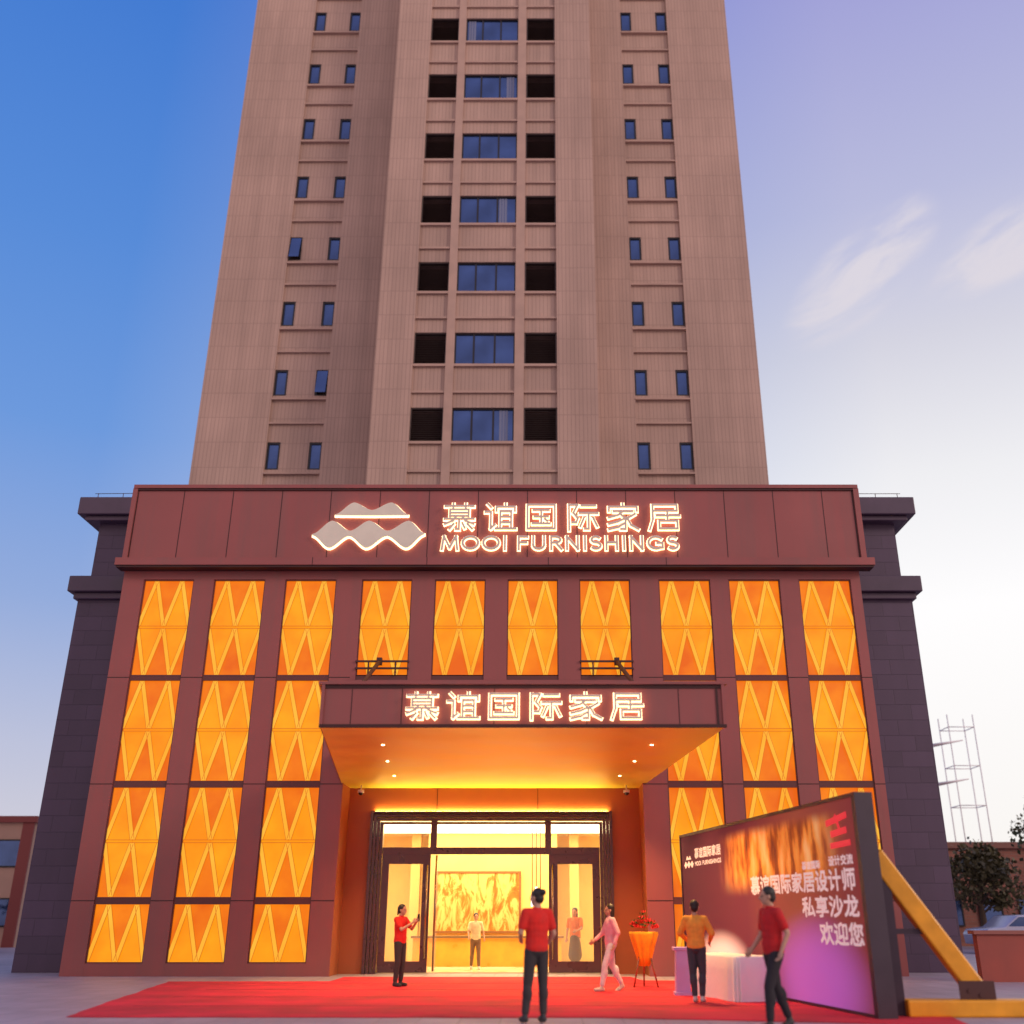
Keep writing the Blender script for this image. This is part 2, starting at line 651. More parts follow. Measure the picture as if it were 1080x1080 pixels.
s.tube([(-14.3, 29.6, 13.97), (-12.2, 29.6, 13.99)], .01, M['rod'], 6)
s.tube([(9.6, 29.6, 13.97), (11.5, 29.6, 13.97)], .01, M['rod'], 6)
P(s, 'roof_rail', stone)

# ------------------------------------------------------------------ maroon showroom
D = 27.76
DR = 28.9
shop = thing('showroom_building', 'maroon metal showroom front with tall amber lit windows and a deep entrance canopy', 'showroom', (-1.45, 28, 0))
MA = M['maroon']
JO = M['maroon_dark']
cols = [(-11.55, -10.09), (-9.51, -8.02), (-7.44, -5.95), (-5.21, -3.75), (-3.09, -1.62), (-.98, .48), (1.10, 2.57), (3.40, 4.90), (5.43, 6.92), (7.47, 8.98)]
XL, XR = -12.15, 9.26
rows = [(7.66, 10.49), (4.77, 7.56), (1.84, 4.65), (.30, 1.72)]
w = MB()
tall = [0, 1, 2, 7, 8, 9]
# pilasters
edges = [XL] + [v for a in cols for v in a] + [XR]
for k in range(0, 22, 2):
    a, b = edges[k], edges[k + 1]
    zb = 0.0 if k in (0, 2, 4, 16, 18, 20) else 5.7
    if k == 6:      # between columns 3 and 4: left flank of the entrance
        w.box(a, -5.35, D, 29.2, 0, 7.54, MA)
        w.box(a, b, D, 29.2, 7.54, 10.49, MA)
        continue
    if k == 14:
        w.box(2.73, b, D, 29.2, 0, 7.54, MA)
        w.box(a, b, D, 29.2, 7.54, 10.49, MA)
        continue
    if zb > 1:
        zb = 7.54
    w.box(a, b, D, 29.2, zb, 10.49, MA)
# header over the windows, rails between the rows, plinth
w.box(XL, XR, D + .003, 29.2, 10.49, 10.74, MA)
for i in tall:
    a, b = cols[i]
    for (l0, h0), (l1, h1) in zip(rows, rows[1:]):
        w.box(a, b, D + .035, 29.0, h1, l0, M['maroon_frame'])
    w.box(a, b, D + .004, 29.2, 0, rows[3][0], MA)
# wall between the top windows and the recess (behind and above the canopy)
w.box(-5.35, 2.73, D + .003, 29.15, 4.76, 7.54, MA)
for i in (3, 4, 5, 6):
    a, b = cols[i]
    w.box(a, b, D + .03, 29.1, 7.54, 7.68, M['maroon_frame'])
# body behind the windows
for i in range(10):
    a, b = cols[i]
    z0 = .30 if i in tall else 7.68
    w.box(a, b, D + .2, 29.15, z0, 10.49, JO)
# recess: side strips of the back wall and the strip above the door portal
ENT = M['maroon_brown']
w.box(-5.349, -4.71, DR, 29.2, 0, 4.758, ENT)
w.box(1.95, 2.729, DR, 29.2, 0, 4.758, ENT)
w.box(-4.71, 1.95, DR, 29.2, 4.10, 4.758, ENT)
w.box(-5.36, -5.346, D + .02, DR, 0, 4.758, ENT)
w.box(2.726, 2.74, D + .02, DR, 0, 4.758, ENT)
# joints in the cladding
for z in (7.61, 4.71, 1.78):
    for k in (0, 2, 4, 16, 18, 20):
        a, b = edges[k], edges[k + 1]
        w.box(a, b, D - .004, D + .02, z - .012, z + .012, JO)
    w.box(edges[6], -5.36, D - .004, D + .02, z - .012, z + .012, JO)
    w.box(2.74, edges[15], D - .004, D + .02, z - .012, z + .012, JO)
for x in (-2.9, -.1):
    w.box(x - .008, x + .008, DR - .005, DR + .01, 4.12, 4.72, JO)
P(w, 'wall', shop)

# name band with its cornice ledge
w = MB()
w.box(-12.18, 9.44, D - .02, 29.25, 10.98, 13.34, MA)
w.box(-12.24, 9.50, D - .10, 29.3, 13.34, 13.45, MA)
w.box(-12.26, -12.12, D - .08, D + .03, 11.0, 13.34, MA)
w.box(9.36, 9.52, D - .08, D + .03, 11.0, 13.34, MA)
w.box(-12.22, 9.48, D - .07, D - .01, 13.28, 13.34, JO)
for k in range(15):
    x = -10.72 + 1.472 * k
    if x < 9.2:
        w.box(x - .011, x + .011, D - .026, D, 10.99, 13.30, JO)
w.box(-12.12, -12.09, D - .026, D, 11.0, 13.3, JO)
w.box(9.31, 9.35, D - .026, D, 11.0, 13.3, JO)
P(w, 'name_band', shop)
w = MB()
w.box(-12.30, 9.62, D - .42, D + .02, 10.80, 11.02, MA)
w.box(-12.26, 9.58, D - .38, D + .02, 10.74, 10.80, JO)
for x in (-6.6, -3.3, 0.2, 3.6):
    w.box(x - .01, x + .01, D - .425, D - .3, 10.80, 11.022, JO)
P(w, 'ledge', shop)


# lit windows: amber screen plus raised zigzag lattice
def zigzag(x0, x1, z0, z1, up):
    n = 4
    pts = []
    for k in range(n + 1):
        x = x0 + (x1 - x0) * k / n
        top = (k % 2 == 1)
        z = (z1 if top else z0) if up else (z0 if top else z1)
        pts.append((x, z))
    return pts


def lit_window(i, z0, z1, double=True):
    a, b = cols[i]
    y = D + .10
    s_ = MB()
    zm = (z0 + z1) / 2
    halves = [(zm, z1, True), (z0, zm, False)] if double else [(z0, z1, True)]
    st = MB()
    for (lo, hi, up) in halves:
        pts = zigzag(a + .0, b - .0, lo + .0, hi - .0, up)
        base, tip = (lo, hi) if up else (hi, lo)
        for k in (0, 2):
            p0, p1, p2 = pts[k], pts[k + 1], pts[k + 2]
            s_.face([(p0[0], y, p0[1]), (p2[0], y, p2[1]), (p1[0], y, p1[1])], M['lit_inner'])
        s_.face([(pts[0][0], y, base), (pts[1][0], y, tip), (a, y, tip)], M['lit_outer'])
        s_.face([(pts[1][0], y, tip), (pts[2][0], y, base), (pts[3][0], y, tip)], M['lit_outer'])
        s_.face([(pts[3][0], y, tip), (pts[4][0], y, base), (b, y, tip)], M['lit_outer'])
        for k in range(4):
            p0, p1 = pts[k], pts[k + 1]
            d = Vector((p1[0] - p0[0], 0, p1[1] - p0[1])).normalized()
            q0 = Vector((p0[0], y - .018 - .002 * k, p0[1])) + d * .05
            q1 = Vector((p1[0], y - .018 - .002 * k, p1[1])) - d * .05
            st.bar(q0, q1, .098, .014, M['lit_strip'], up=(0, 1, 0))
            nrm = Vector((-d.z, 0, d.x))
            for sg in (-1, 1):
                off = nrm * sg * .055 + Vector((0, -.003, 0))
                st.bar(q0 + off, q1 + off, .012, .014, M['lit_edge'], up=(0, 1, 0))
    if double:
        for dz in (-.035, .035):
            st.box(a, b, y - .036, y - .024, zm + dz - .008, zm + dz + .008, M['lit_edge'])
    o = P(s_, 'window', shop)
    # clip the strips to the opening
    bmx = st.bm
    for co, no in (((a + .03, 0, 0), (-1, 0, 0)), ((b - .03, 0, 0), (1, 0, 0)), ((0, 0, z0 + .01), (0, 0, -1)), ((0, 0, z1 - .01), (0, 0, 1))):
        bmesh.ops.bisect_plane(bmx, geom=bmx.verts[:] + bmx.edges[:] + bmx.faces[:], plane_co=co, plane_no=no, clear_outer=True)
    P(st, 'lattice', o)
    f_ = MB()
    t = .028
    f_.box(a, a + t, D + .03, D + .12, z0, z1, M['maroon_frame'])
    f_.box(b - t, b, D + .03, D + .12, z0, z1, M['maroon_frame'])
    f_.box(a + t, b - t, D + .03, D + .12, z0, z0 + t, M['maroon_frame'])
    f_.box(a + t, b - t, D + .03, D + .12, z1 - t, z1, M['maroon_frame'])
    P(f_, 'frame', o)
    return o


for i in range(10):
    for r, (z0, z1) in enumerate(rows):
        if r > 0 and i not in tall:
            continue
        lit_window(i, z0, z1, r < 3)

# canopy
CZ0, CZ1, CY = 4.73, 5.60, 19.1
can = MB()
can.prism([(-4.2, CY), (3.5, CY), (2.80, D), (-5.42, D)], 'z', CZ0 + .03, CZ1 - .06, MA)
# top coping and face frame
can.prism([(-4.26, CY - .07), (3.56, CY - .07), (2.86, D - .01), (-5.48, D - .01)], 'z', CZ1 - .06, CZ1, MA)
canopy = P(can, 'canopy', shop)
fa = MB()
fa.box(-4.2, 3.5, CY - .06, CY, CZ0 - .01, CZ0 + .05, JO)
fa.box(-4.2, -4.14, CY - .06, CY, CZ0 + .05, CZ1 - .06, MA)
fa.box(3.44, 3.5, CY - .06, CY, CZ0 + .05, CZ1 - .06, MA)
fa.box(3.33, 3.37, CY - .02, CY, CZ0 + .05, CZ1 - .12, JO)
fa.box(-4.14, 3.44, CY - .02, CY, CZ1 - .13, CZ1 - .07, JO)
for x in (-3.62, -2.66, -.9, .86, 2.62):
    fa.box(x - .008, x + .008, CY - .005, CY, CZ0 + .05, CZ1 - .14, JO)
P(fa, 'fascia_frame', canopy)
so = MB()
so.prism([(-4.17, CY + .02), (3.47, CY + .02), (2.74, DR - .01), (-5.34, DR - .01), (-5.34, D), (-5.38, D)], 'z', CZ0, CZ0 + .025, M['soffit'])
P(so, 'soffit', canopy)
DL = [(-3.3, 21.2), (-3.55, 23.6), (-3.75, 26.2), (2.3, 21.2), (2.15, 23.6), (2.0, 26.2)]
for (x, y) in DL:
    d_ = MB()
    d_.lathe([(.032, -.006), (.032, .0)], (x, y, CZ0 - .003), M['white_emit'], 16)
    P(d_, 'downlight', canopy)
    lt = bpy.data.lights.new('downlight_lamp', 'SPOT')
    lt.energy = 420 if x < 0 else 800
    lt.color = (1, .58, .22)
    lt.spot_size = R(110)
    lt.spot_blend = .8
    lt.shadow_soft_size = .08
    lo = bpy.data.objects.new('downlight_lamp', lt)
    COL.objects.link(lo)
    lo.location = (x, y, CZ0 - .06)
# tie rods with their wall brackets
for sx, x0, x1 in ((-1, -4.55, -4.25), (1, 2.12, 2.6)):
    r_ = MB()
    r_.tube([(x0, D - .05, 8.05), (x0 * .35 + x1 * .65 + sx * .0, 22.0, CZ1 + .05)], .055, M['rod'], 10)
    r_.box(x0 - .07, x0 + .07, D - .12, D + .02, 7.95, 8.15, M['rod'])
    P(r_, 'tie_rod', shop)
for i in (3, 6):
    a, b = cols[i]
    r_ = MB()
    for z in (7.86, 8.06):
        r_.box(a - .02, b + .02, D - .06, D + .0, z - .025, z + .025, M['rod'])
    for x in (a + .35, b - .35):
        r_.box(x - .02, x + .02, D - .05, D - .01, 7.66, 8.03, M['rod'])
    P(r_, 'bracket_rail', shop)

# door portal
PF = M['plum_frame']
pf = MB()
# stepped architrave
for k, (o_, y0) in enumerate(((0, -.10), (.09, -.06), (.18, -.02), (.27, .02))):
    n_ = .09
    pf.box(-4.71 + o_, -4.71 + o_ + n_ - .012, DR + y0, DR + .25, 0, 4.10 - o_, PF)
    pf.box(1.95 - o_ - n_ + .012, 1.95 - o_, DR + y0, DR + .25, 0, 4.10 - o_, PF)
    pf.box(-4.71 + o_ + n_ - .012, 1.95 - o_ - n_ + .012, DR + y0 + .002, DR + .25, 4.10 - o_ - n_ * .7 + .008, 4.10 - o_, PF)
pf.box(-4.35, 1.59, DR + .06, DR + .20, 2.98, 3.16, PF)
for x in (-3.05, .10):
    pf.box(x, x + .17, DR + .06, DR + .20, 3.16, 3.86, PF)
portal = P(pf, 'door_frame', shop)
gl = MB()
for a, b in ((-4.35, -3.05), (-2.88, .10), (.27, 1.59)):
    gl.box(a, b, DR + .12, DR + .13, 3.16, 3.86, M['door_glass'])
P(gl, 'transom', portal)


ls = MB()
ls.box(-4.6, 1.85, DR - .055, DR - .004, 4.1015, 4.1045, mat('added_soffit_strip', (.9, .8, .6), .5, emit=(1, .68, .16), es=95))  # emissive strip added out of sight on the frame top to brighten the soffit
P(ls, 'added_soffit_strip', portal)


def leaf(x0, x1, gx0, gx1, handle_x):
    d_ = MB()
    d_.box(x0, gx0, DR + .08, DR + .16, .03, 2.98, PF)
    d_.box(gx1, x1, DR + .08, DR + .16, .03, 2.98, PF)
    d_.box(gx0, gx1, DR + .08, DR + .16, .03, .30, PF)
    d_.box(gx0, gx1, DR + .08, DR + .16, 2.73, 2.98, PF)
    o = P(d_, 'door', shop)
    g_ = MB()
    g_.box(gx0, gx1, DR + .115, DR + .125, .30, 2.73, M['door_glass'])
    P(g_, 'pane', o)
    h_ = MB()
    h_.tube([(handle_x, DR + .0, .35), (handle_x, DR + .0, 2.7)], .025, M['chrome'], 10)
    for z in (.5, 1.5, 2.55):
        h_.tube([(handle_x, DR + .0, z), (handle_x, DR + .09, z)], .014, M['chrome'], 8)
    P(h_, 'handle', o)


leaf(-4.35, -3.03, -4.16, -3.23, -3.10)
leaf(.20, 1.59, .44, 1.39, .30)
# glass leaf standing beside the opening
d_ = MB()
d_.box(-3.03, -2.80, DR + .11, DR + .12, .05, 2.98, M['door_glass'])
o = P(d_, 'sliding_glass', shop)
h_ = MB()
h_.tube([(-2.86, DR + .02, .06), (-2.86, DR + .02, 2.95)], .03, M['chrome'], 10)
P(h_, 'handle', o)

# lobby
lb = MB()
lb.box(-7.5, 5.5, DR + .26, 35.6, -.02, .03, M['lobby_floor'])
P(lb, 'lobby_floor', shop)
lb = MB()
lb.box(-7.6, -7.5, DR + .26, 35.6, 0, 4.2, M['lobby_wall'])
lb.box(5.5, 5.6, DR + .26, 35.6, 0, 4.2, M['lobby_wall'])
lb.box(-7.5, 5.5, 35.5, 35.6, 0.03, 4.2, M['lobby_wall'])
lb.box(-4.2, -3.9, 34.2, 34.5, 0.03, 3.88, M['lobby_wall'])
lb.box(.9, 1.2, 34.2, 34.5, 0.03, 3.88, M['lobby_wall'])
lb.box(-7.5, -4.71, DR + .3, DR + .36, 0.03, 4.2, M['lobby_wall'])
lb.box(1.95, 5.5, DR + .3, DR + .36, 0.03, 4.2, M['lobby_wall'])
P(lb, 'lobby_wall', shop)
lb = MB()
lb.box(-7.5, 5.5, DR + .37, 35.5, 3.90, 4.2, M['lobby_ceiling'])
P(lb, 'lobby_ceiling', shop)
lb = MB()
lb.box(-6.6, 4.6, 29.7, 33.5, 3.86, 3.895, M['lamp_panel'])
P(lb, 'ceiling_lamp', shop)

# ------------------------------------------------------------------ halo-lit lettering, drawn stroke by stroke
GLYPH = {
 '慕': [[(.04, .90), (.96, .90)], [(.3, 1.0), (.3, .80)], [(.7, 1.0), (.7, .80)], [(.2, .77), (.8, .77)], [(.2, .77), (.2, .50)], [(.8, .77), (.8, .50)],
        [(.2, .64), (.8, .64)], [(.2, .52), (.8, .52)], [(.03, .41), (.97, .41)], [(.40, .50), (.30, .34), (.04, .22)], [(.60, .50), (.70, .34), (.96, .22)],
        [(.5, .33), (.5, .03), (.40, .03)], [(.32, .22), (.20, .04)], [(.62, .22), (.68, .08)], [(.77, .22), (.92, .04)]],
 '谊': [[(.10, .98), (.20, .86)], [(.02, .68), (.20, .68), (.20, .06), (.33, .20)], [(.67, 1.0), (.67, .88)], [(.38, .72), (.38, .87), (.97, .87), (.97, .72)],
        [(.5, .70), (.5, .06)], [(.85, .70), (.85, .06)], [(.5, .70), (.85, .70)], [(.5, .49), (.85, .49)], [(.5, .28), (.85, .28)], [(.36, .05), (1.0, .05)]],
 '国': [[(.06, .95), (.94, .95)], [(.94, .95), (.94, .05)], [(.94, .05), (.06, .05)], [(.06, .05), (.06, .95)], [(.25, .75), (.75, .75)], [(.28, .50), (.72, .50)],
        [(.22, .24), (.78, .24)], [(.5, .75), (.5, .24)], [(.62, .41), (.70, .33)]],
 '际': [[(.08, .96), (.08, .0)], [(.08, .94), (.35, .94), (.22, .64), (.36, .44), (.31, .28), (.17, .28)], [(.48, .92), (.93, .92)], [(.42, .63), (1.0, .63)],
        [(.71, .63), (.71, .04), (.58, .04)], [(.56, .46), (.44, .14)], [(.85, .46), (.98, .14)]],
 '家': [[(.5, 1.0), (.5, .88)], [(.05, .72), (.05, .87), (.95, .87), (.95, .72)], [(.2, .70), (.8, .70)], [(.5, .70), (.34, .56), (.04, .46)],
        [(.42, .60), (.58, .40), (.57, .03), (.42, .03)], [(.54, .42), (.32, .30), (.04, .22)], [(.56, .26), (.34, .10), (.04, .02)], [(.88, .60), (.66, .45)],
        [(.62, .46), (.75, .18), (.98, .03)]],
 '居': [[(.14, .95), (.92, .95), (.92, .72), (.14, .72)], [(.14, .95), (.14, .40), (.03, .02)], [(.26, .54), (1.0, .54)], [(.61, .70), (.61, .34)],
        [(.34, .34), (.92, .34)], [(.92, .34), (.92, .05)], [(.92, .05), (.34, .05)], [(.34, .05), (.34, .34)]],
}


def arc(cx, cy, rx, ry, a0, a1, n=12):
    return [(cx + rx * math.cos(R(a0 + (a1 - a0) * k / n)), cy + ry * math.sin(R(a0 + (a1 - a0) * k / n))) for k in range(n + 1)]


LATIN = {   # strokes, advance width
 'M': ([[(.05, 0), (.14, 1)], [(.14, 1), (.46, .12)], [(.46, .12), (.78, 1)], [(.78, 1), (.87, 0)]], .92),
 'O': ([arc(.46, .5, .41, .47, 0, 360, 22)], .92),
 'I': ([[(.1, 0), (.1, 1)]], .2),
 'F': ([[(.1, 0), (.1, .98)], [(.1, .96), (.55, .96)], [(.1, .52), (.50, .52)]], .58),
 'U': ([[(.1, 1), (.1, .36)] + arc(.39, .34, .29, .31, 180, 360, 10) + [(.68, .36), (.68, 1)]], .78),
 'R': ([[(.1, 0), (.1, .98)], [(.1, .96), (.34, .96)] + arc(.34, .73, .24, .23, 90, -90, 8) + [(.1, .5)], [(.34, .5), (.64, 0)]], .66),
 'N': ([[(.1, 0), (.1, 1)], [(.1, .98), (.68, .02)], [(.68, 0), (.68, 1)]], .78),
 'S': ([arc(.30, .74, .22, .22, 40, 250, 10) + arc(.30, .27, .24, .24, 75, -140, 12)], .58),
 'H': ([[(.1, 0), (.1, 1)], [(.66, 0), (.66, 1)], [(.1, .52), (.66, .52)]], .76),
 'G': ([arc(.46, .5, .40, .46, 45, 300, 16) + [(.80, .12), (.80, .46)], [(.80, .46), (.52, .46)]], .88),
}


def stroke_mesh(mb, strokes, x, z, sx, sz, y, wd, th, m):
    """strokes as flat bars facing the viewer; each bar a hair in front of the last so no faces coincide"""
    k = 0
    for st in strokes:
        for p0, p1 in zip(st, st[1:]):
            a = Vector((x + p0[0] * sx, y - .0006 * k, z + p0[1] * sz))
            b = Vector((x + p1[0] * sx, y - .0006 * k, z + p1[1] * sz))
            d = (b - a).normalized()
            mb.bar(a - d * wd * .46, b + d * wd * .46, wd, th, m, up=(0, 1, 0))
            k += 1


def letter(parent, strokes, x, z, sx, sz, ywall, wd, rim):
    f_ = MB()
    stroke_mesh(f_, strokes, x, z, sx, sz, ywall - .15, wd, .06, M['letter'])
    o = P(f_, 'letter', parent)
    h_ = MB()
    stroke_mesh(h_, strokes, x, z, sx, sz, ywall - .085, wd + rim, .03, M['halo'])
    P(h_, 'edge_light', o)


YS = D - .026
nm = thing('lettering_sign', 'six large halo lit Chinese characters on the maroon name band above the windows', 'sign', (.55, YS, 11.9), group=None)
px0 = -2.94
for k, ch in enumerate('慕谊国际家居'):
    letter(nm, GLYPH[ch], px0 + .05 + 1.212 * k, 11.96, .92, .84, YS, .062, .05)
en = thing('lettering_sign', 'halo lit English shop name under the large Chinese characters on the name band', 'sign', (.55, YS, 11.3))
txt = 'MOOI FURNISHINGS'
tot = sum(.36 if ch == ' ' else LATIN[ch][1] + .18 for ch in txt) - .18
sc = 6.95 / tot
x = -2.94
for ch in txt:
    if ch == ' ':
        x += .36 * sc
        continue
    st, adv = LATIN[ch]
    letter(en, st, x, 11.36, sc, .40, YS, .066, .045)
    x += (adv + .18) * sc

cs = thing('lettering_sign', 'six glowing Chinese characters on the front face of the entrance canopy', 'sign', (-.36, CY, 5.1))
for k, ch in enumerate('慕谊国际家居'):
    letter(cs, GLYPH[ch], -2.56 + .775 * k, 4.86, .60, .50, CY, .036, .034)

# emblem: two rows of rolling hills
lg = thing('emblem_sign', 'beige emblem of two rows of rounded hills with a glowing edge, left of the characters', 'sign', (-5.1, YS, 12.1))


def hills(top, bot, n=48):
    return [(x_, top(x_)) for x_ in [i / n for i in range(n + 1)]] + [(x_, bot(x_)) for x_ in [i / n for i in range(n, -1, -1)]]


def wave(knots):
    def f_(t):
        for (a, ya), (b, yb) in zip(knots, knots[1:]):
            if t <= b + 1e-9:
                u = (t - a) / (b - a)
                s_ = (1 - math.cos(math.pi * u)) / 2
                s_ = s_ * .75 + u * .25
                return ya + (yb - ya) * s_
        return knots[-1][1]
    return f_


lowt = wave([(0, .495), (.17, .80), (.335, .57), (.5, .80), (.67, .57), (.855, .80), (1, .52)])
lowb = wave([(0, .475), (.157, .19), (.327, .46), (.487, .19), (.665, .46), (.843, .19), (1, .50)])
upt = wave([(0, .06), (.25, .98), (.5, .40), (.76, .98), (1, .06)])
upb = wave([(0, .02), (.5, .0), (1, .02)])


def emblem(poly, x0, wx, z0, hz, grow, name):
    pts = [(x0 + wx * p[0], z0 + hz * p[1]) for p in poly]
    cx_ = sum(p[0] for p in pts) / len(pts)
    cz_ = sum(p[1] for p in pts) / len(pts)
    f_ = MB()
    f_.prism(pts, 'y', YS - .14, YS - .09, M['logo_face'])
    o = P(f_, name, lg)
    big = []
    n = len(pts)
    for k in range(n):
        a, b = Vector(pts[k - 1]), Vector(pts[(k + 1) % n])
        t_ = (b - a)
        nr = Vector((-t_.y, t_.x))
        nr = nr.normalized() if nr.length > 1e-9 else Vector((0, 0))
        q = Vector(pts[k]) + nr * grow + Vector((0, -.02))
        big.append((q.x, q.y))
    h_ = MB()
    h_.prism(big, 'y', YS - .075, YS - .045, M['halo'])
    P(h_, 'edge_light', o)


emblem(hills(lowt, lowb), -6.74, 3.30, 11.14, 1.40, .035, 'lower_hills')
emblem(hills(upt, upb), -6.12, 2.18, 12.43, .42, .035, 'upper_hills')

# ------------------------------------------------------------------ lobby furniture
dk = MB()
dk.box(-3.8, .6, 32.2, 32.9, .03, .80, mat('desk_front_amber', (.85, .36, .04), .35, var=.1, vscale=3))
dk.box(-3.86, .66, 32.14, 32.96, .80, .86, mat('desk_top', (.2, .12, .06), .3))
tag(dk.build('reception_desk'), 'long amber reception desk inside the lobby below the mural', 'desk')

mu = mat('mural_leaves', (.8, .6, .25), .6)
t = mu.node_tree
b_ = t.nodes['Principled BSDF']
tcn = node('ShaderNodeTexCoord', t)
mpn = node('ShaderNodeMapping', t)
mpn.inputs['Scale'].default_value = (1.4, 1, .55)
t.links.new(tcn.outputs['Object'], mpn.inputs[0])
n1 = node('ShaderNodeTexNoise', t)
n1.inputs['Scale'].default_value = 2.0
n1.inputs['Detail'].default_value = 9
n1.inputs['Roughness'].default_value = .68
n1.inputs['Distortion'].default_value = 1.4
t.links.new(mpn.outputs[0], n1.inputs['Vector'])
t.links.new(ramp(n1.outputs['Fac'], [(.0, (.80, .62, .26, 1)), (.48, (.74, .50, .16, 1)), (.56, (.50, .19, .02, 1)), (.70, (.22, .07, .01, 1))], tree=t), b_.inputs['Base Color'])
mo = thing('mural_painting', 'wide wall painting of orange branches hung in the lobby above the desk', 'painting', (-2, 33.6, 1.7))
m_ = MB()
m_.box(-3.28, -.70, 33.58, 33.63, .98, 2.66, mu)
P(m_, 'canvas', mo)
m_ = MB()
fm = mat('mural_frame_wood', (.25, .11, .04), .4)
for (a, b, c0, c1) in ((-3.34, -3.28, .92, 2.72), (-.70, -.64, .92, 2.72), (-3.28, -.70, .92, .98), (-3.28, -.70, 2.66, 2.72)):
    m_.box(a, b, 33.55, 33.64, c0, c1, fm)
P(m_, 'frame', mo)
m_ = MB()
m_.box(-3.6, .5, 33.64, 33.8, .03, 3.88, M['lobby_wall'])
P(m_, 'screen_wall', mo)

pl = thing('pendant_lamp', 'pendant lamp of slim rods hanging in the lobby right of the mural', 'lamp', (-.15, 31.4, 2.3))
m_ = MB()
for k, (dx, z0) in enumerate(((-.12, 1.95), (0, 2.2), (.12, 2.05))):
    m_.tube([(-.15 + dx, 31.4, 3.86), (-.15 + dx, 31.4, z0)], .014, M['rod'], 8)
P(m_, 'rod', pl)
m_ = MB()
for k, (dx, z0) in enumerate(((-.12, 1.95), (0, 2.2), (.12, 2.05))):
    m_.tube([(-.15 + dx, 31.4, z0), (-.15 + dx, 31.4, z0 - .28)], .035, mat('pendant_glass', (.8, .85, .95), .2, emit=(.8, .85, 1), es=2), 10)
P(m_, 'shade', pl)

# dome cameras hanging under the canopy soffit
for k, (x, y) in enumerate(((-4.92, 28.2), (2.32, 28.2))):
    c_ = thing('security_camera', ('small white dome camera under the soffit at the left end of the entrance', 'small white dome camera under the soffit at the right end of the entrance')[k], 'camera', (x, y, 4.73), group='dome cameras under the canopy')
    m_ = MB()
    m_.tube([(x, y, 4.73), (x, y, 4.60)], .02, M['letter'], 8)
    m_.lathe([(.085, -.20), (.085, -.13), (.03, -.12)], (x, y, 4.73), mat('camera_shell', (.75, .72, .68), .35), 16)
    P(m_, 'housing', c_)
    m_ = MB()
    m_.ball((x, y, 4.53), (.072, .072, .07), mat('dark_dome', (.02, .02, .025), .08), 14)
    P(m_, 'dome', c_)


# ------------------------------------------------------------------ people
def remeshed(prims, name, m, parent, voxel, smooth=3):
    """one continuous surface grown round a set of tapered limbs and rounded masses"""
    bm = bmesh.new()

    def sphere(c, r, rot=None):
        mt = Matrix.Translation(c) @ (rot.to_matrix().to_4x4() if rot else Matrix.Identity(4)) @ Matrix.Diagonal((r[0], r[1], r[2], 1))
        bmesh.ops.create_uvsphere(bm, u_segments=16, v_segments=10, radius=1, matrix=mt)
    for p in prims:
        if p[0] == 'c':
            a, b, r0, r1 = Vector(p[1]), Vector(p[2]), p[3], p[4]
            d = (b - a)
            q = Vector((0, 0, 1)).rotation_difference(d.normalized())
            bmesh.ops.create_cone(bm, cap_ends=True, segments=16, radius1=r0, radius2=r1, depth=d.length,
                                  matrix=Matrix.Translation((a + b) / 2) @ q.to_matrix().to_4x4())
            sphere(a, (r0, r0, r0))
            sphere(b, (r1, r1, r1))
        else:
            sphere(Vector(p[1]), p[2], p[3] if len(p) > 3 else None)
    me = bpy.data.meshes.new('shape')
    bm.to_mesh(me)
    bm.free()
    o = bpy.data.objects.new('shape', me)
    COL.objects.link(o)
    r = o.modifiers.new('r', 'REMESH')
    r.mode = 'VOXEL'
    r.voxel_size = voxel
    s_ = o.modifiers.new('s', 'SMOOTH')
    s_.factor = .5
    s_.iterations = smooth
    dg = bpy.context.evaluated_depsgraph_get()
    me2 = bpy.data.meshes.new_from_object(o.evaluated_get(dg))
    me2.name = name
    bpy.data.objects.remove(o)
    bpy.data.meshes.remove(me)
    for p in me2.polygons:
        p.use_smooth = True
    me2.materials.clear()
    me2.materials.append(m)
    ob = bpy.data.objects.new(name, me2)
    COL.objects.link(ob)
    ob.parent = parent
    return ob


SKIN = mat('skin', (.50, .27, .18), .55, var=.08, vscale=8)
HAIR = mat('dark_hair', (.018, .012, .010), .5, var=.3, vscale=30)
SHOE = mat('dark_shoe', (.03, .026, .03), .5)
SHOE_W = mat('pale_shoe', (.6, .55, .5), .6)


def cloth(name, c):
    return mat(name, c, .85, var=.12, vscale=9, bump=.35, bscale=14)


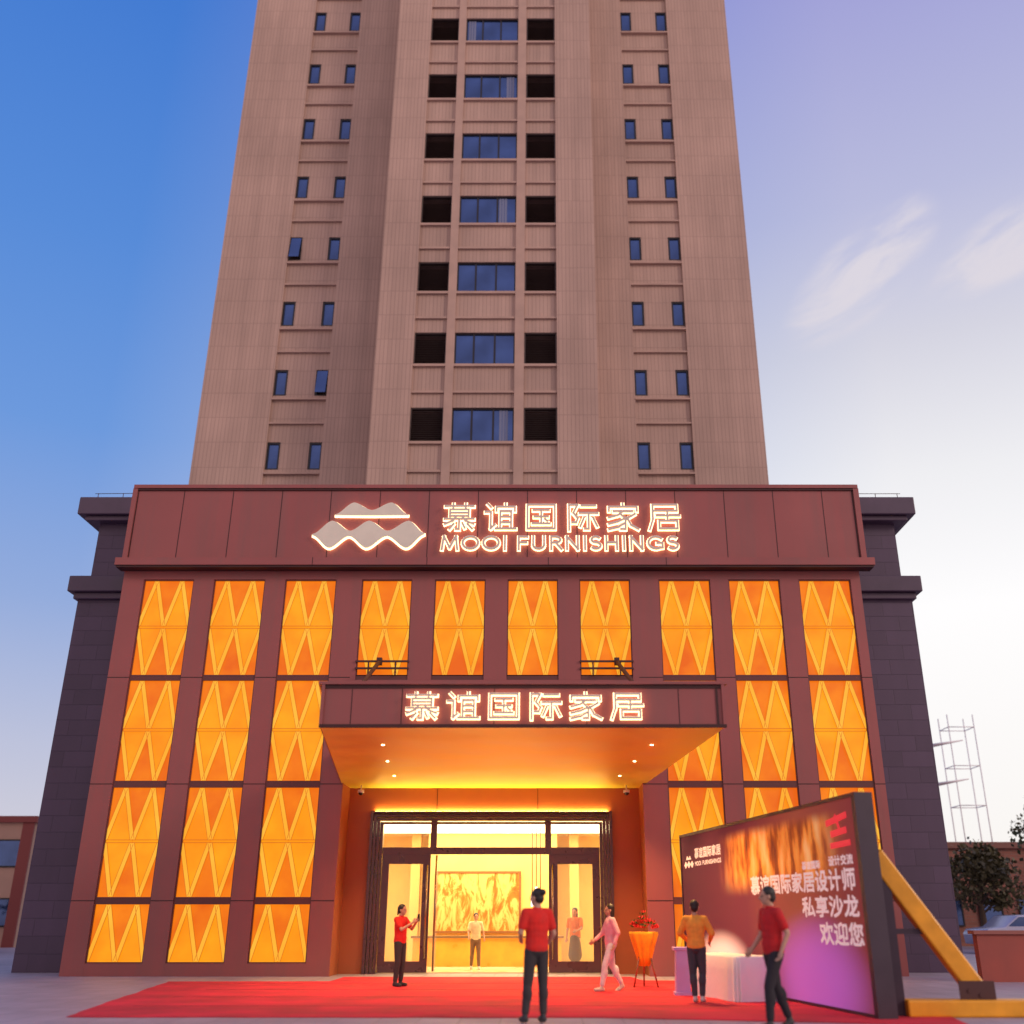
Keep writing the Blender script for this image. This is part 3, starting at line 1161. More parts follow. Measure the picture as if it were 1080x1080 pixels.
def person(label, loc, rot, H, shirt, trousers, pose, hair='short', shoes=None, skirt=False, group=None, long_sleeve=False, voxel=.0095):
    """the figure faces -Y of its own frame; x is its left hand side"""
    root = thing('person', label, 'person', loc, rot, group)
    k = H / 1.72
    J = dict(hipL=(.085, 0, .90), hipR=(-.085, 0, .90), kneeL=(.10, -.02, .49), kneeR=(-.10, -.02, .49), ankL=(.11, .02, .085), ankR=(-.11, .02, .085),
             shL=(.175, .01, 1.40), shR=(-.175, .01, 1.40), elL=(.245, .03, 1.13), elR=(-.245, .03, 1.13), wrL=(.25, -.06, .90), wrR=(-.25, -.06, .90),
             head=(0, -.015, 1.605), lean=(0, 0, 0), turn=0)
    J.update(pose)
    V = {a: (Vector(b) * k if isinstance(b, tuple) else b) for a, b in J.items()}
    hq = Matrix.Rotation(R(V['turn']), 3, 'Z')
    hc = V['head']

    def hd(x, y, z):
        return hc + hq @ (Vector((x, y, z)) * k)
    he = hq.to_quaternion()
    pel = (V['hipL'] + V['hipR']) / 2
    chest = (V['shL'] + V['shR']) / 2
    ax = (V['shL'] - V['shR']).normalized()
    tq = Vector((1, 0, 0)).rotation_difference(ax)

    def s3(a, b, c):
        return (a * k, b * k, c * k)
    limbs = []
    for s in 'LR':
        limbs += [('c', V['hip' + s], V['knee' + s], .080 * k, .052 * k), ('c', V['knee' + s], V['ank' + s], .050 * k, .034 * k),
                  ('e', (V['knee' + s] * .68 + V['ank' + s] * .32) + Vector((0, .014 * k, 0)), s3(.050, .053, .10))]
    torso = [('e', pel + Vector((0, .01, .03)) * k, s3(.158, .112, .12)), ('e', pel * .55 + chest * .45, s3(.136, .098, .18)),
             ('e', pel * .22 + chest * .78, s3(.168, .112, .18), tq), ('c', V['shL'], V['shR'], .058 * k, .058 * k)]
    arms = []
    for s in 'LR':
        arms += [('c', V['sh' + s], V['el' + s], .050 * k, .037 * k), ('c', V['el' + s], V['wr' + s], .037 * k, .025 * k)]
        d = (V['wr' + s] - V['el' + s]).normalized()
        side = d.cross(Vector((0, 0, 1)) if abs(d.z) < .9 else Vector((1, 0, 0))).normalized()
        pal = d.cross(side).normalized()
        w0 = V['wr' + s]
        arms.append(('c', w0, w0 + d * .065 * k, .024 * k, .030 * k))
        for q, (off, ln) in enumerate(((-.033, .058), (-.011, .070), (.011, .066), (.033, .050))):
            b0 = w0 + d * .075 * k + pal * off * k
            b1 = b0 + d * ln * .55 * k + side * .010 * k
            arms.append(('c', b0, b1, .0095 * k, .0090 * k))
            arms.append(('c', b1, b1 + d * ln * .42 * k + side * .024 * k, .0090 * k, .0080 * k))
        t0 = w0 + d * .02 * k - pal * .026 * k
        t1 = t0 + d * .035 * k - pal * .030 * k
        arms += [('c', t0, t1, .012 * k, .010 * k), ('c', t1, t1 + d * .03 * k - pal * .006 * k + side * .01 * k, .010 * k, .0085 * k)]
    head = [('e', hd(0, .012, .035), s3(.074, .092, .088), he), ('e', hd(0, -.014, -.025), s3(.060, .070, .085), he), ('e', hd(0, -.045, -.078), s3(.034, .032, .030), he),
            ('c', hd(0, -.084, .012), hd(0, -.104, -.022), .010 * k, .016 * k), ('e', hd(0, -.082, -.055), s3(.024, .012, .009), he),
            ('c', hd(-.030, -.078, .028), hd(.030, -.078, .028), .012 * k, .012 * k),
            ('e', hd(.077, .012, -.005), s3(.012, .022, .034), he), ('e', hd(-.077, .012, -.005), s3(.012, .022, .034), he),
            ('c', chest + Vector((0, .012, .02)) * k, hd(0, .02, -.06), .058 * k, .050 * k)]
    remeshed(limbs + torso + arms + head, 'body', SKIN, root, voxel, 2)
    # eyes
    for sx in (-1, 1):
        e_ = MB()
        e_.ball(hd(sx * .030, -.079, .006), .0105 * k, HAIR, 8)
        o_ = e_.build('eye', root)
    # shirt
    g_ = .020 * k
    hem = pel + Vector((0, .0, -.02 * k))
    sh = [('e', pel + Vector((0, .01, .05)) * k, s3(.176, .132, .13)), ('e', pel * .55 + chest * .45, s3(.168, .128, .20)),
          ('e', pel * .22 + chest * .78, s3(.186, .130, .185), tq), ('c', V['shL'], V['shR'], .071 * k, .071 * k),
          ('e', pel * .78 + chest * .22, s3(.174, .131, .18)), ('e', pel * .38 + chest * .62, s3(.180, .131, .18), tq),
          ('c', chest + Vector((0, .012, .0)) * k, chest * .6 + hd(0, .02, -.06) * .4, .074 * k, .064 * k)]
    for s in 'LR':
        e = V['el' + s] if long_sleeve else V['sh' + s] * .34 + V['el' + s] * .66
        sh.append(('c', V['sh' + s], e, .070 * k, .062 * k))
        if long_sleeve:
            sh.append(('c', e, V['el' + s] * .1 + V['wr' + s] * .9, .052 * k, .038 * k))
    remeshed(sh, 'shirt', shirt, root, voxel * 1.15, 3)
    # lower garment
    tr = [('e', pel + Vector((0, .01, .02)) * k, s3(.172, .124, .11))]
    if skirt:
        tr += [('c', pel, (V['kneeL'] + V['kneeR']) / 2 + Vector((0, 0, -.05 * k)), .150 * k, .205 * k)]
    else:
        for s in 'LR':
            a_ = V['knee' + s] * .12 + V['ank' + s] * .88
            tr += [('e', (V['knee' + s] * .68 + V['ank' + s] * .32) + Vector((0, .014 * k, 0)), s3(.070, .074, .13))]
            tr += [('c', V['hip' + s], V['knee' + s], .098 * k, .070 * k), ('c', V['knee' + s], a_, .068 * k, .054 * k)]
    remeshed(tr, 'skirt' if skirt else 'trousers', trousers, root, voxel * 1.15, 3)
    # shoes
    for s in 'LR':
        an = V['ank' + s]
        kn = V['knee' + s]
        tilt = J.get('toe' + s, 0)
        d = Vector((0.05 if s == 'L' else -.05, -1, 0)).normalized()
        if tilt:
            d = Vector((0, -math.cos(R(tilt)), -math.sin(R(tilt))))
        heel = an + Vector((0, .025 * k, -.045 * k))
        toe = an + d * .15 * k + Vector((0, 0, -.052 * k))
        remeshed([('c', heel, toe, .040 * k, .033 * k), ('c', heel * .4 + toe * .6, toe, .045 * k, .034 * k), ('c', an, heel * .6 + toe * .4, .043 * k, .038 * k)],
                 'shoe', shoes or SHOE, root, .010, 2)
    # hair
    hr = [('e', hd(0, .028, .052), s3(.088, .096, .090), he), ('e', hd(0, .055, .0), s3(.076, .068, .085), he)]
    if hair == 'bun':
        hr += [('e', hd(.0, .115, .075), s3(.048, .050, .046), he)]
    elif hair == 'long':
        hr += [('e', hd(0, .065, -.07), s3(.078, .052, .13), he), ('c', hd(.06, .03, .0), hd(.062, .04, -.14), .030 * k, .022 * k), ('c', hd(-.06, .03, .0), hd(-.062, .04, -.14), .030 * k, .022 * k)]
    elif hair == 'tail':
        hr += [('c', hd(0, .11, .05), hd(0, .135, -.10), .034 * k, .016 * k)]
    remeshed(hr, 'hair', HAIR, root, voxel, 2)
    return root


RED = cloth('red_shirt_cotton', (.66, .018, .012))
REDB = cloth('deep_red_shirt_cotton', (.52, .012, .014))
DARK = cloth('charcoal_trousers', (.040, .032, .034))
person('person in bright red shirt with a hair bun, back turned, in front of the doorway', (-.07, 16.05, .014), R(180 + 22), 1.78, RED, DARK,
       dict(hipL=(.085, 0, .90), kneeL=(.12, -.03, .49), ankL=(.17, .0, .085), kneeR=(-.10, -.01, .49), ankR=(-.09, .03, .085),
            elL=(.25, .02, 1.14), wrL=(.17, -.19, 1.06), elR=(-.25, .04, 1.13), wrR=(-.20, -.12, .97), turn=34), 'bun')
wm = person('person in a red top raising a phone in front of the left door leaf', (-3.08, 23.8, .014), R(64), 1.63, RED, DARK,
            dict(elL=(.22, -.16, 1.20), wrL=(.10, -.36, 1.36), elR=(-.22, -.16, 1.19), wrR=(-.08, -.37, 1.34), head=(0, -.03, 1.605)), 'tail')
m_ = MB()
m_.box(-.04, .04, -.008, .008, -.075, .075, mat('phone_body', (.02, .02, .025), .2))
ph = m_.build('phone', None, bevel=.005)
ph.rotation_euler.z = R(64)
ph.location = Vector((-3.08, 23.8, .014)) + Matrix.Rotation(R(64), 3, 'Z') @ Vector((.01, -.44, 1.37))
tag(ph, 'dark phone held up by the person in red at the left door leaf', 'phone')
person('person in a cream shirt walking inside the lobby in front of the desk', (-1.85, 30.6, .03), R(10), 1.45, cloth('cream_shirt_cotton', (.75, .62, .38)), cloth('brown_trousers', (.20, .11, .06)),
       dict(kneeL=(.10, -.10, .50), ankL=(.11, -.14, .085), kneeR=(-.10, .03, .49), ankR=(-.11, .16, .10), elL=(.26, .06, 1.14), wrL=(.28, -.08, .95), elR=(-.25, -.06, 1.14), wrR=(-.25, -.22, 1.0)), 'short', SHOE_W)
person('person in an orange top standing behind the glass of the right door leaf', (.92, 29.7, .03), R(-20), 1.58, cloth('orange_top_cotton', (.75, .20, .05)), cloth('brown_skirt_cloth', (.10, .07, .04)),
       dict(elL=(.24, -.10, 1.16), wrL=(.14, -.28, 1.10)), 'long', skirt=True)
person('person in pale pink jacket and light grey trousers walking past the right door jamb', (1.42, 22.4, .014), R(-78), 1.62, cloth('pale_pink_jacket', (.80, .46, .50)), cloth('pale_grey_trousers', (.66, .64, .70)),
       dict(kneeL=(.09, -.16, .50), ankL=(.10, -.24, .085), kneeR=(-.09, .05, .49), ankR=(-.10, .26, .13), toeR=35, elL=(.23, .10, 1.15), wrL=(.22, .02, .92), elR=(-.23, -.10, 1.15), wrR=(-.2, -.30, 1.0)), 'long', SHOE_W, long_sleeve=True)
person('person in an amber yellow jacket and dark trousers beside the white table', (2.78, 19.6, .014), R(160), 1.66, cloth('amber_jacket', (.85, .36, .05)), cloth('slate_trousers', (.05, .055, .07)),
       dict(kneeL=(.09, -.02, .49), ankL=(.07, .0, .085), kneeR=(-.08, -.06, .49), ankR=(-.06, -.03, .085), elL=(.30, -.02, 1.16), wrL=(.20, -.20, 1.02), elR=(-.30, -.02, 1.16), wrR=(-.22, -.20, 1.02), turn=10), 'short', SHOE_W, long_sleeve=True)
person('person in deep red shirt and black trousers striding past the dark billboard', (3.24, 15.3, .0), R(-72), 1.80, REDB, cloth('black_trousers', (.022, .016, .022)),
       dict(hipL=(.085, 0, .89), hipR=(-.085, 0, .89), kneeL=(.09, -.15, .50), ankL=(.09, -.17, .085), kneeR=(-.09, .06, .49), ankR=(-.09, .22, .11), toeR=24,
            elL=(.24, .10, 1.15), wrL=(.22, .0, .93), elR=(-.24, -.02, 1.13), wrR=(-.22, -.18, .96), head=(0, -.03, 1.605), turn=-15), 'short')

# ------------------------------------------------------------------ billboard
bb_p0, bb_p1 = Vector((3.45, 25.9, 0)), Vector((5.0, 16.6, 0))
bdir = (bb_p1 - bb_p0)
BL = bdir.length
bbz = math.atan2(bdir.y, bdir.x)
bb = thing('event_billboard', 'long dark event billboard with orange picture, white Chinese lines and a painted purple glow', 'billboard', bb_p0, bbz)
# local frame: x along the board (0..BL), -y towards the viewer, z up
pm = mat('printed_vinyl', (.06, .02, .05), .7, spec=.2)
t = pm.node_tree
b_ = t.nodes['Principled BSDF']
tcn = node('ShaderNodeTexCoord', t)
sp = node('ShaderNodeSeparateXYZ', t)
t.links.new(tcn.outputs['Object'], sp.inputs[0])
X_, Z_ = sp.outputs[0], sp.outputs[2]


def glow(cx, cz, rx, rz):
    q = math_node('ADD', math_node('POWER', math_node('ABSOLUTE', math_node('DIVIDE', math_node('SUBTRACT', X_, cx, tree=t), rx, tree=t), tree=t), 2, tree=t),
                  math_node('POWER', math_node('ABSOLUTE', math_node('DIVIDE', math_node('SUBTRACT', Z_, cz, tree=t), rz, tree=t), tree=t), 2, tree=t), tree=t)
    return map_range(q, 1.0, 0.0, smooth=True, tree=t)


nn = node('ShaderNodeTexNoise', t)
nn.inputs['Scale'].default_value = 1
nn.inputs['Detail'].default_value = 5
mpn = node('ShaderNodeMapping', t)
mpn.inputs['Scale'].default_value = (2.6, 1, .9)
t.links.new(tcn.outputs['Object'], mpn.inputs[0])
t.links.new(mpn.outputs[0], nn.inputs['Vector'])
arch = ramp(nn.outputs['Fac'], [(.30, (.10, .03, .03, 1)), (.42, (.42, .11, .02, 1)), (.53, (.95, .38, .06, 1)), (.66, (.98, .62, .22, 1))], tree=t)
basec = ramp(math_node('DIVIDE', X_, BL, tree=t), [(0, (.055, .014, .04, 1)), (.45, (.14, .03, .06, 1)), (.75, (.34, .10, .06, 1)), (1, (.26, .05, .05, 1))], tree=t)
orange_mask = math_node('MULTIPLY', math_node('MULTIPLY', map_range(Z_, 1.75, 2.25, smooth=True, tree=t), map_range(Z_, 3.12, 2.85, smooth=True, tree=t), tree=t),
                        math_node('MULTIPLY', map_range(X_, 2.6, 4.2, smooth=True, tree=t), map_range(X_, 9.1, 7.6, smooth=True, tree=t), tree=t), tree=t)
colr = mix(orange_mask, basec, arch, tree=t)
colr = mix(math_node('MULTIPLY', glow(7.4, .35, 2.3, 1.25), .9, tree=t), colr, (.52, .16, .72, 1), tree=t)  # patch of purple light painted into the print colour
colr = mix(glow(2.6, .45, 2.0, .75), colr, (.92, .88, .92, 1), tree=t)  # patch of white light painted into the print colour
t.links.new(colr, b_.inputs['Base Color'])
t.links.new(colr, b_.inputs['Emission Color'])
b_.inputs['Emission Strength'].default_value = .28       # glow added to the print to brighten it at dusk
m_ = MB()
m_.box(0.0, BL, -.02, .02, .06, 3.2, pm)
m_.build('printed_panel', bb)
dk_ = mat('dark_board_frame', (.035, .016, .035), .45, var=.1)
m_ = MB()
m_.box(-.06, 0, -.04, .30, 0, 3.26, dk_)
m_.box(BL, BL + .12, -.05, .26, 0, 3.26, dk_)
m_.box(0, BL, -.035, .30, 3.2, 3.26, dk_)
m_.box(0, BL, -.035, .30, 0, .06, dk_)
m_.box(0, BL, .022, .28, .06, 3.2, dk_)
m_.build('frame', bb)
ink = mat('white_print', (.85, .78, .78), .5, emit=(.85, .72, .72), es=.25)  # ink has a faint added glow, like the panel
redink = mat('red_print', (.85, .03, .06), .5, emit=(.9, .03, .06), es=.4)  # red ink glows a little too, added for brightness


def print_line(body, x0, x1, z0, hgt, name, m=ink, bold=.012):
    cu = bpy.data.curves.new('line', 'FONT')
    cu.body = body
    cu.size = 1
    o = bpy.data.objects.new('line', cu)
    COL.objects.link(o)
    me = bpy.data.meshes.new_from_object(o.evaluated_get(bpy.context.evaluated_depsgraph_get()))
    bpy.data.objects.remove(o)
    xs = [v.co.x for v in me.vertices]
    ys = [v.co.y for v in me.vertices]
    sx = (x1 - x0) / (max(xs) - min(xs))
    sz = hgt / (max(ys) - min(ys))
    bm = bmesh.new()
    for q, (ox, oz) in enumerate(((0, 0), (bold, 0), (0, bold), (bold, bold))):
        n0 = len(bm.verts)
        bm.from_mesh(me)
        bm.verts.ensure_lookup_table()
        for v in bm.verts[n0:]:
            v.co = Vector((x0 + (v.co.x - min(xs)) * sx + ox, -.023 - .0008 * q, z0 + (v.co.y - min(ys)) * sz + oz))
    me2 = bpy.data.meshes.new(name)
    bm.to_mesh(me2)
    bm.free()
    bpy.data.meshes.remove(me)
    me2.materials.append(m)
    o = bpy.data.objects.new(name, me2)
    COL.objects.link(o)
    o.parent = bb
    return o


print_line('慕谊国际家居设计师', 4.6, 9.2, 1.80, .33, 'printed_line', bold=.022)
print_line('私享沙龙', 7.05, 9.22, 1.40, .32, 'printed_line', bold=.022)
print_line('欢迎您', 7.7, 9.28, .98, .33, 'printed_line', bold=.022)
print_line('慕谊国际', 7.2, 7.95, 2.17, .13, 'printed_line', bold=.012)
print_line('设计交流', 8.3, 9.2, 2.19, .15, 'printed_line', bold=.012)
print_line('慕谊国际家居', 1.05, 2.9, 2.66, .22, 'printed_line', bold=.016)
print_line('MOOI', 1.05, 1.50, 2.50, .09, 'printed_line', bold=.010)
print_line('FURNISHINGS', 1.62, 2.9, 2.50, .09, 'printed_line', bold=.010)
m_ = MB()
for f_, gp in ((hills(lowt, lowb, 24), (.2, .75, 2.42, .26)), (hills(upt, upb, 24), (.36, .42, 2.66, .09))):
    x0, wx, z0, hz = gp
    m_.prism([(x0 + wx * p[0], z0 + hz * p[1]) for p in f_], 'y', -.026, -.0215, ink)
m_.build('printed_emblem', bb)
m_ = MB()
for q, (a, b, wd) in enumerate((((8.35, 2.86), (9.15, 2.95), .10), ((8.5, 2.68), (9.1, 2.72), .10), ((8.45, 2.50), (9.2, 2.52), .09), ((8.72, 2.98), (8.86, 2.72), .07))):
    m_.bar((a[0], -.025 - .001 * q, a[1]), (b[0], -.025 - .001 * q, b[1]), wd, .004, redink, up=(0, 1, 0))
m_.build('printed_brush_mark', bb)

# yellow brace and foot beam beside the billboard
ylw = mat('yellow_painted_steel', (.80, .34, .015), .4, var=.15, vscale=3)
br = thing('yellow_brace', 'sloping yellow brace with a long yellow foot beam at the right end of the billboard', 'brace', (6.4, 16.9, 0))
m_ = MB()
m_.bar((5.35, 17.1, 2.35), (6.78, 17.1, .26), .30, .24, ylw, up=(0, 1, 0))
P(m_, 'sloping_beam', br, bevel=.03)
m_ = MB()
m_.box(5.55, 8.9, 16.85, 17.25, .0, .24, ylw)
P(m_, 'foot_beam', br, bevel=.03)
m_ = MB()
for x, z in ((6.55, .36), (6.72, .30)):
    m_.tube([(x, 16.95, z), (x, 16.965, z)], .03, M['rod'], 8)
m_.box(6.4, 6.95, 16.966, 16.982, .24, .5, M['rod'])
P(m_, 'joint_plate', br)
m_ = MB()
m_.box(5.42, 5.56, 17.0, 17.2, .0, 2.2, dk_)
m_.bar((5.56, 17.1, 1.2), (6.25, 17.1, 1.2), .08, .08, dk_)
P(m_, 'post', br)

# white sign-in table
tb = thing('draped_table', 'white cloth covered table standing before the billboard', 'table', (3.55, 20.6, 0), R(-74))
wc = mat('white_table_cloth', (.9, .9, .9), .8, bump=.3, bscale=6)
m_ = MB()
n_ = 56
ring = []
for q in range(n_):
    a = 2 * math.pi * q / n_
    cx_, sy_ = math.cos(a), math.sin(a)
    e = .22
    ux = math.copysign(abs(cx_) ** e, cx_)
    uy = math.copysign(abs(sy_) ** e, sy_)
    fold = .035 * math.sin(q * 1.9) + .02 * math.sin(q * 3.7)
    ring.append((ux, uy, fold))
lv_ = [(.74, 0.0, .95, .36), (.755, 0.0, .90, .33)]
rows_ = []
for z, f_, a, b in ((.015, 1.0, .98, .40), (.25, .8, .97, .39), (.5, .5, .96, .375), (.72, .12, .95, .365), (.752, 0, .935, .35)):
    rows_.append([m_.bm.verts.new((u * (a + fo * f_), v * (b + fo * f_), z)) for u, v, fo in ring])
i_ = m_.mi(wc)
for r0, r1 in zip(rows_, rows_[1:]):
    for q in range(n_):
        f = m_.bm.faces.new([r0[q], r0[(q + 1) % n_], r1[(q + 1) % n_], r1[q]])
        f.material_index = i_
        f.smooth = True
m_.bm.faces.new(rows_[-1]).material_index = i_
m_.build('cloth', tb)
m_ = MB()
for sx in (-.85, .85):
    for sy in (-.28, .28):
        m_.box(sx - .02, sx + .02, sy - .02, sy + .02, 0, .72, M['rod'])
m_.box(-.9, .9, -.32, .32, .71, .735, M['rod'])
m_.build('table_frame', tb)

# lilac pedestal
pd = thing('flower_pedestal', 'slim lilac pedestal standing beside the person in the amber jacket', 'pedestal', (2.72, 21.3, 0))
lil = mat('lilac_paint', (.50, .36, .74), .45, var=.06)
m_ = MB()
m_.box(2.55, 2.89, 21.13, 21.47, 0, .07, lil)
m_.prism([(2.58, .07), (2.86, .07), (2.83, .80), (2.61, .80)], 'y', 21.17, 21.43, lil)
P(m_, 'shaft', pd, bevel=.01)
m_ = MB()
m_.box(2.56, 2.88, 21.14, 21.46, .80, .86, lil)
P(m_, 'top', pd, bevel=.01)

# opening-day flower stand
fx, fy = 2.22, 23.6
fs = thing('flower_stand', 'tall flower stand of red blooms over a yellow draped cone right of the entrance', 'flower stand', (fx, fy, 0))
m_ = MB()
for a in (90, 210, 330):
    m_.tube([(fx + .30 * math.cos(R(a)), fy + .30 * math.sin(R(a)), 0), (fx + .05 * math.cos(R(a)), fy + .05 * math.sin(R(a)), .95)], .017, M['chrome'], 8)
P(m_, 'tripod', fs)
m_ = MB()
yl = cloth('yellow_drape_cloth', (.85, .42, .02))
prof = []
seg = 40
i_ = m_.mi(yl)
rr = []
for z, r_ in ((.42, .10), (.6, .16), (.85, .24), (1.05, .31), (1.10, .30)):
    rr.append([m_.bm.verts.new((fx + (r_ + .02 * math.sin(q * 1.57)) * math.cos(2 * math.pi * q / seg), fy + (r_ + .02 * math.sin(q * 1.57)) * math.sin(2 * math.pi * q / seg), z)) for q in range(seg)])
for r0, r1 in zip(rr, rr[1:]):
    for q in range(seg):
        f = m_.bm.faces.new([r0[q], r0[(q + 1) % seg], r1[(q + 1) % seg], r1[q]])
        f.material_index = i_
        f.smooth = True
m_.bm.faces.new(rr[0][::-1]).material_index = i_
m_.bm.faces.new(rr[-1]).material_index = i_
P(m_, 'drape', fs)
rnd = random.Random(3)
m_ = MB()
fr_ = mat('red_petals', (.60, .02, .03), .6, var=.3, vscale=20)
gr_ = mat('leaf_green', (.04, .10, .025), .6, var=.3, vscale=12)
for q in range(70):
    a = rnd.uniform(0, 6.28)
    r_ = .30 * math.sqrt(rnd.random())
    z = 1.12 + (.36 - r_) * rnd.uniform(.5, 1.1)
    cx_, cy_ = fx + r_ * math.cos(a), fy + r_ * math.sin(a)
    for pet in range(5):
        pa = pet * 1.2566 + a
        d1 = Vector((math.cos(pa), math.sin(pa), .5)) * .05
        d2 = Vector((math.cos(pa + .8), math.sin(pa + .8), .5)) * .05
        m_.face([(cx_, cy_, z), Vector((cx_, cy_, z)) + d1, Vector((cx_, cy_, z + .03)) + (d1 + d2) * .62, Vector((cx_, cy_, z)) + d2], fr_ if q % 4 else gr_)
P(m_, 'flowers', fs)

# ------------------------------------------------------------------ background
LEAF = [mat('leaf_dark', (.035, .055, .02), .6, var=.4, vscale=1.5), mat('leaf_olive', (.10, .085, .035), .6, var=.35, vscale=1.5)]
BARK = mat('bark', (.10, .065, .045), .9, bump=.6, bscale=12)


def tree(label, x, y, h, cr, leaf, seed, group):
    rn = random.Random(seed)
    root = thing('tree', label, 'tree', (x, y, 0), 0, group)
    m_ = MB()
    top = Vector((rn.uniform(-.3, .3), rn.uniform(-.3, .3), h * .72))
    m_.tube([(0, 0, 0), top * .35 + Vector((.08, 0, 0)), top * .7, top], [.20, .15, .10, .04], BARK, 9)
    tips = []
    for q in range(9):
        a = q * 2.4 + rn.random()
        z0 = top * rn.uniform(.42, .9)
        tip = z0 + Vector((math.cos(a) * cr * rn.uniform(.45, .8), math.sin(a) * cr * rn.uniform(.45, .8), h * rn.uniform(.06, .24)))
        m_.tube([z0, (z0 + tip) / 2 + Vector((0, 0, .12)), tip], [.06, .04, .015], BARK, 6)
        tips.append(tip)
    m_.build('trunk', root)
    m_ = MB()
    i_ = m_.mi(leaf)
    cl_ = tips + [top + Vector((rn.gauss(0, cr * .35), rn.gauss(0, cr * .35), rn.uniform(-.1, .25) * h)) for _ in range(12)]
    for c_ in cl_:
        rad = cr * rn.uniform(.28, .5)
        for _ in range(150):
            d = Vector((rn.gauss(0, 1), rn.gauss(0, 1), rn.gauss(0, .8)))
            p_ = c_ + d.normalized() * rad * (rn.random() ** .45)
            s_ = rn.uniform(.09, .17)
            u = Vector((rn.gauss(0, 1), rn.gauss(0, 1), rn.gauss(0, 1))).normalized() * s_
            v = u.cross(Vector((rn.gauss(0, 1), rn.gauss(0, 1), rn.gauss(0, 1)))).normalized() * s_ * .6
            vs = [m_.bm.verts.new(q) for q in (p_ - u, p_ + v, p_ + u, p_ - v)]
            m_.bm.faces.new(vs).material_index = i_
    m_.build('crown', root)
    return root


tree('dark leafy tree at the right edge behind the red wall', 23.6, 46, 5.2, 2.3, LEAF[0], 1, None)
tree('olive brown tree standing before the low red brick house on the right', 20.3, 50, 4.3, 1.9, LEAF[1], 2, None)
tree('tall olive tree farthest out behind the dark tree on the right', 27.5, 55, 7.2, 2.9, LEAF[1], 3, None)
tree('low dark bushy tree at the left edge in front of the tan building', -26.2, 46, 3.0, 1.7, LEAF[0], 4, None)


def far_building(name, label, cat, x0, x1, y0, y1, h, wall_m, trim_m, nwin, nfl):
    root = thing(name, label, cat, ((x0 + x1) / 2, y0, 0))
    m_ = MB()
    m_.box(x0, x1, y0, y1, 0, h, wall_m)
    P(m_, 'wall', root)
    m_ = MB()
    m_.box(x0 - .2, x1 + .2, y0 - .2, y1 + .2, h, h + .3, trim_m)
    P(m_, 'roof', root)
    for px_ in (x1 - .5, x0 - .06):
        m_ = MB()
        m_.box(px_, px_ + .56, y0 - .12, y0 - .002, 0, h - .003, trim_m)
        P(m_, 'corner_pier', root)
    for fl in range(nfl):
        for q in range(nwin):
            cx_ = x0 + (x1 - x0) * (q + .5) / nwin
            z = .9 + fl * 2.7
            m_ = MB()
            for (a, b, c0, c1) in ((-.6, -.53, 0, 1.3), (.53, .6, 0, 1.3), (-.53, .53, 0, .07), (-.53, .53, 1.23, 1.3)):
                m_.box(cx_ + a, cx_ + b, y0 - .08, y0 - .003, z + c0, z + c1, M['winframe'])
            o = P(m_, 'window', root)
            m_ = MB()
            m_.box(cx_ - .53, cx_ + .53, y0 - .04, y0 - .004, z + .07, z + 1.23, M['glass'])
            P(m_, 'pane', o)
    return root


brick = tile_mat('red_brick', (.30, .11, .08), (.22, .15, .12), .5, .16, rough=.8, var=.15, offset=.5)
tan = mat('tan_render', (.55, .33, .24), .8, var=.1, vscale=.6)
far_building('brick_house', 'low red brick house behind the olive tree at the right', 'house', 17.5, 25.5, 54, 62, 4.6, brick, mat('brick_house_trim', (.22, .09, .07), .7), 4, 1)
far_building('tan_building', 'tan two storey building with dark red corner piers at the left edge', 'building', -42, -25.2, 52, 62, 5.7, tan, mat('tan_building_trim', (.28, .06, .05), .7), 8, 2)

lw = thing('boundary_wall', 'low red painted wall with a coping at the right edge', 'wall', (13, 25.6, 0))
m_ = MB()
m_.box(10.2, 17, 25.5, 25.75, 0, 1.02, mat('red_wall_paint', (.34, .075, .055), .7, var=.12, vscale=1.5))
P(m_, 'wall', lw)
m_ = MB()
m_.box(10.12, 17.1, 25.44, 25.81, 1.02, 1.10, mat('wall_coping', (.30, .10, .08), .6))
P(m_, 'coping', lw)

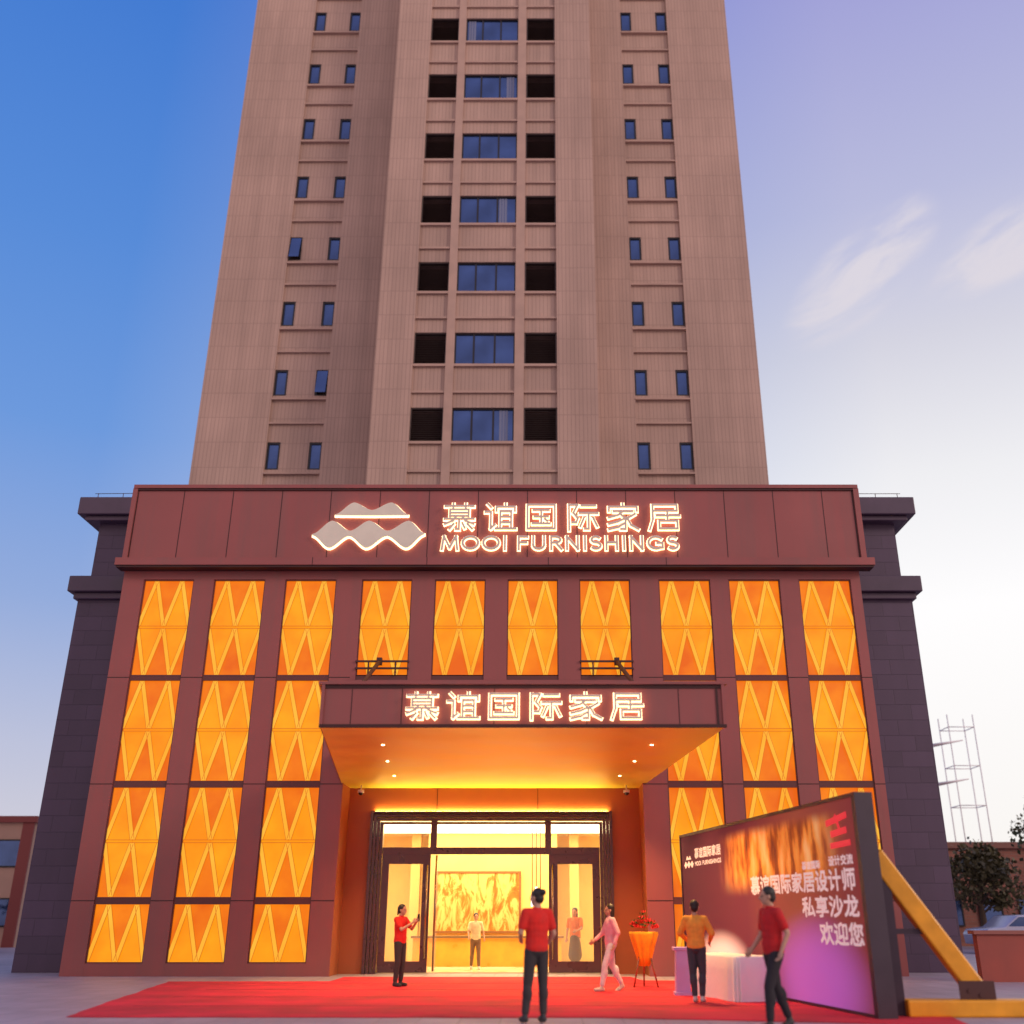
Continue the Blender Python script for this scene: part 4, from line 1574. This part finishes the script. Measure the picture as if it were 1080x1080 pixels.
ml = thing('lattice_mast', 'thin grey lattice mast with two side arms standing far behind the right of the block', 'mast', (24.6, 60, 0))
gm_ = mat('pale_galvanised', (.78, .72, .74), .5, .1)
m_ = MB()
for x, y in ((23.9, 59.3), (25.4, 59.3), (23.9, 60.7), (25.4, 60.7)):
    m_.tube([(x, y, 0), (x, y, 12.4)], .032, gm_, 6)
P(m_, 'post', ml)
m_ = MB()
for k in range(5):
    z = 2.8 + 2.22 * k
    for p0, p1 in (((23.9, 59.3), (25.4, 59.3)), ((23.9, 60.7), (25.4, 60.7)), ((23.9, 59.3), (23.9, 60.7)), ((25.4, 59.3), (25.4, 60.7))):
        m_.tube([(p0[0], p0[1], z), (p1[0], p1[1], z)], .026, gm_, 6)
P(m_, 'rung', ml)
for z in (10.6, 8.4):
    m_ = MB()
    m_.tube([(22.8, 59.25, z), (24.6, 59.25, z + .30)], [.10, .03], gm_, 8)
    P(m_, 'arm', ml)


def car(label, x, y, rot, paint):
    root = thing('parked_car', label, 'car', (x, y, 0), rot)
    body = [(-2.2, .35), (-2.25, .75), (-2.1, .92), (-1.35, 1.0), (-.75, 1.42), (.65, 1.46), (1.35, 1.02), (2.1, .86), (2.25, .6), (2.2, .32)]
    m_ = MB()
    m_.prism(body, 'y', -.86, .86, paint, True)
    m_.build('body', root, bevel=.05)
    gl_ = M['glass']
    for q, poly in enumerate((((-1.22, 1.02), (-.72, 1.36), (-.1, 1.38), (-.1, 1.02)), ((-.02, 1.02), (-.02, 1.38), (.6, 1.38), (1.15, 1.02)))):
        m_ = MB()
        m_.prism(list(poly), 'y', -.875, .875, gl_)
        m_.build('window', root)
    for wx in (-1.4, 1.4):
        for wy in (-.80, .80):
            m_ = MB()
            pr = [(wx + .33 * math.cos(2 * math.pi * a / 20), .33 + .33 * math.sin(2 * math.pi * a / 20)) for a in range(20)]
            m_.prism(pr, 'y', wy - .11, wy + .11, SHOE, True)
            o = m_.build('wheel', root)
            m_ = MB()
            pr = [(wx + .2 * math.cos(2 * math.pi * a / 16), .33 + .2 * math.sin(2 * math.pi * a / 16)) for a in range(16)]
            m_.prism(pr, 'y', wy - .12, wy + .12, M['letter'], True)
            m_.build('rim', o)
    for wy in (-.6, .6):
        m_ = MB()
        m_.box(2.2, 2.27, wy - .18, wy + .18, .62, .78, M['logo_face'])
        m_.build('headlight', root)
    return root


car('silver blue car parked before the brick house at the right', 19.6, 44, R(8), mat('silver_blue_paint', (.38, .38, .52), .25, .4))
car('dark blue car parked at the far left edge by the tan building', -24.9, 44.5, R(3), mat('dark_blue_paint', (.05, .05, .10), .25, .4))
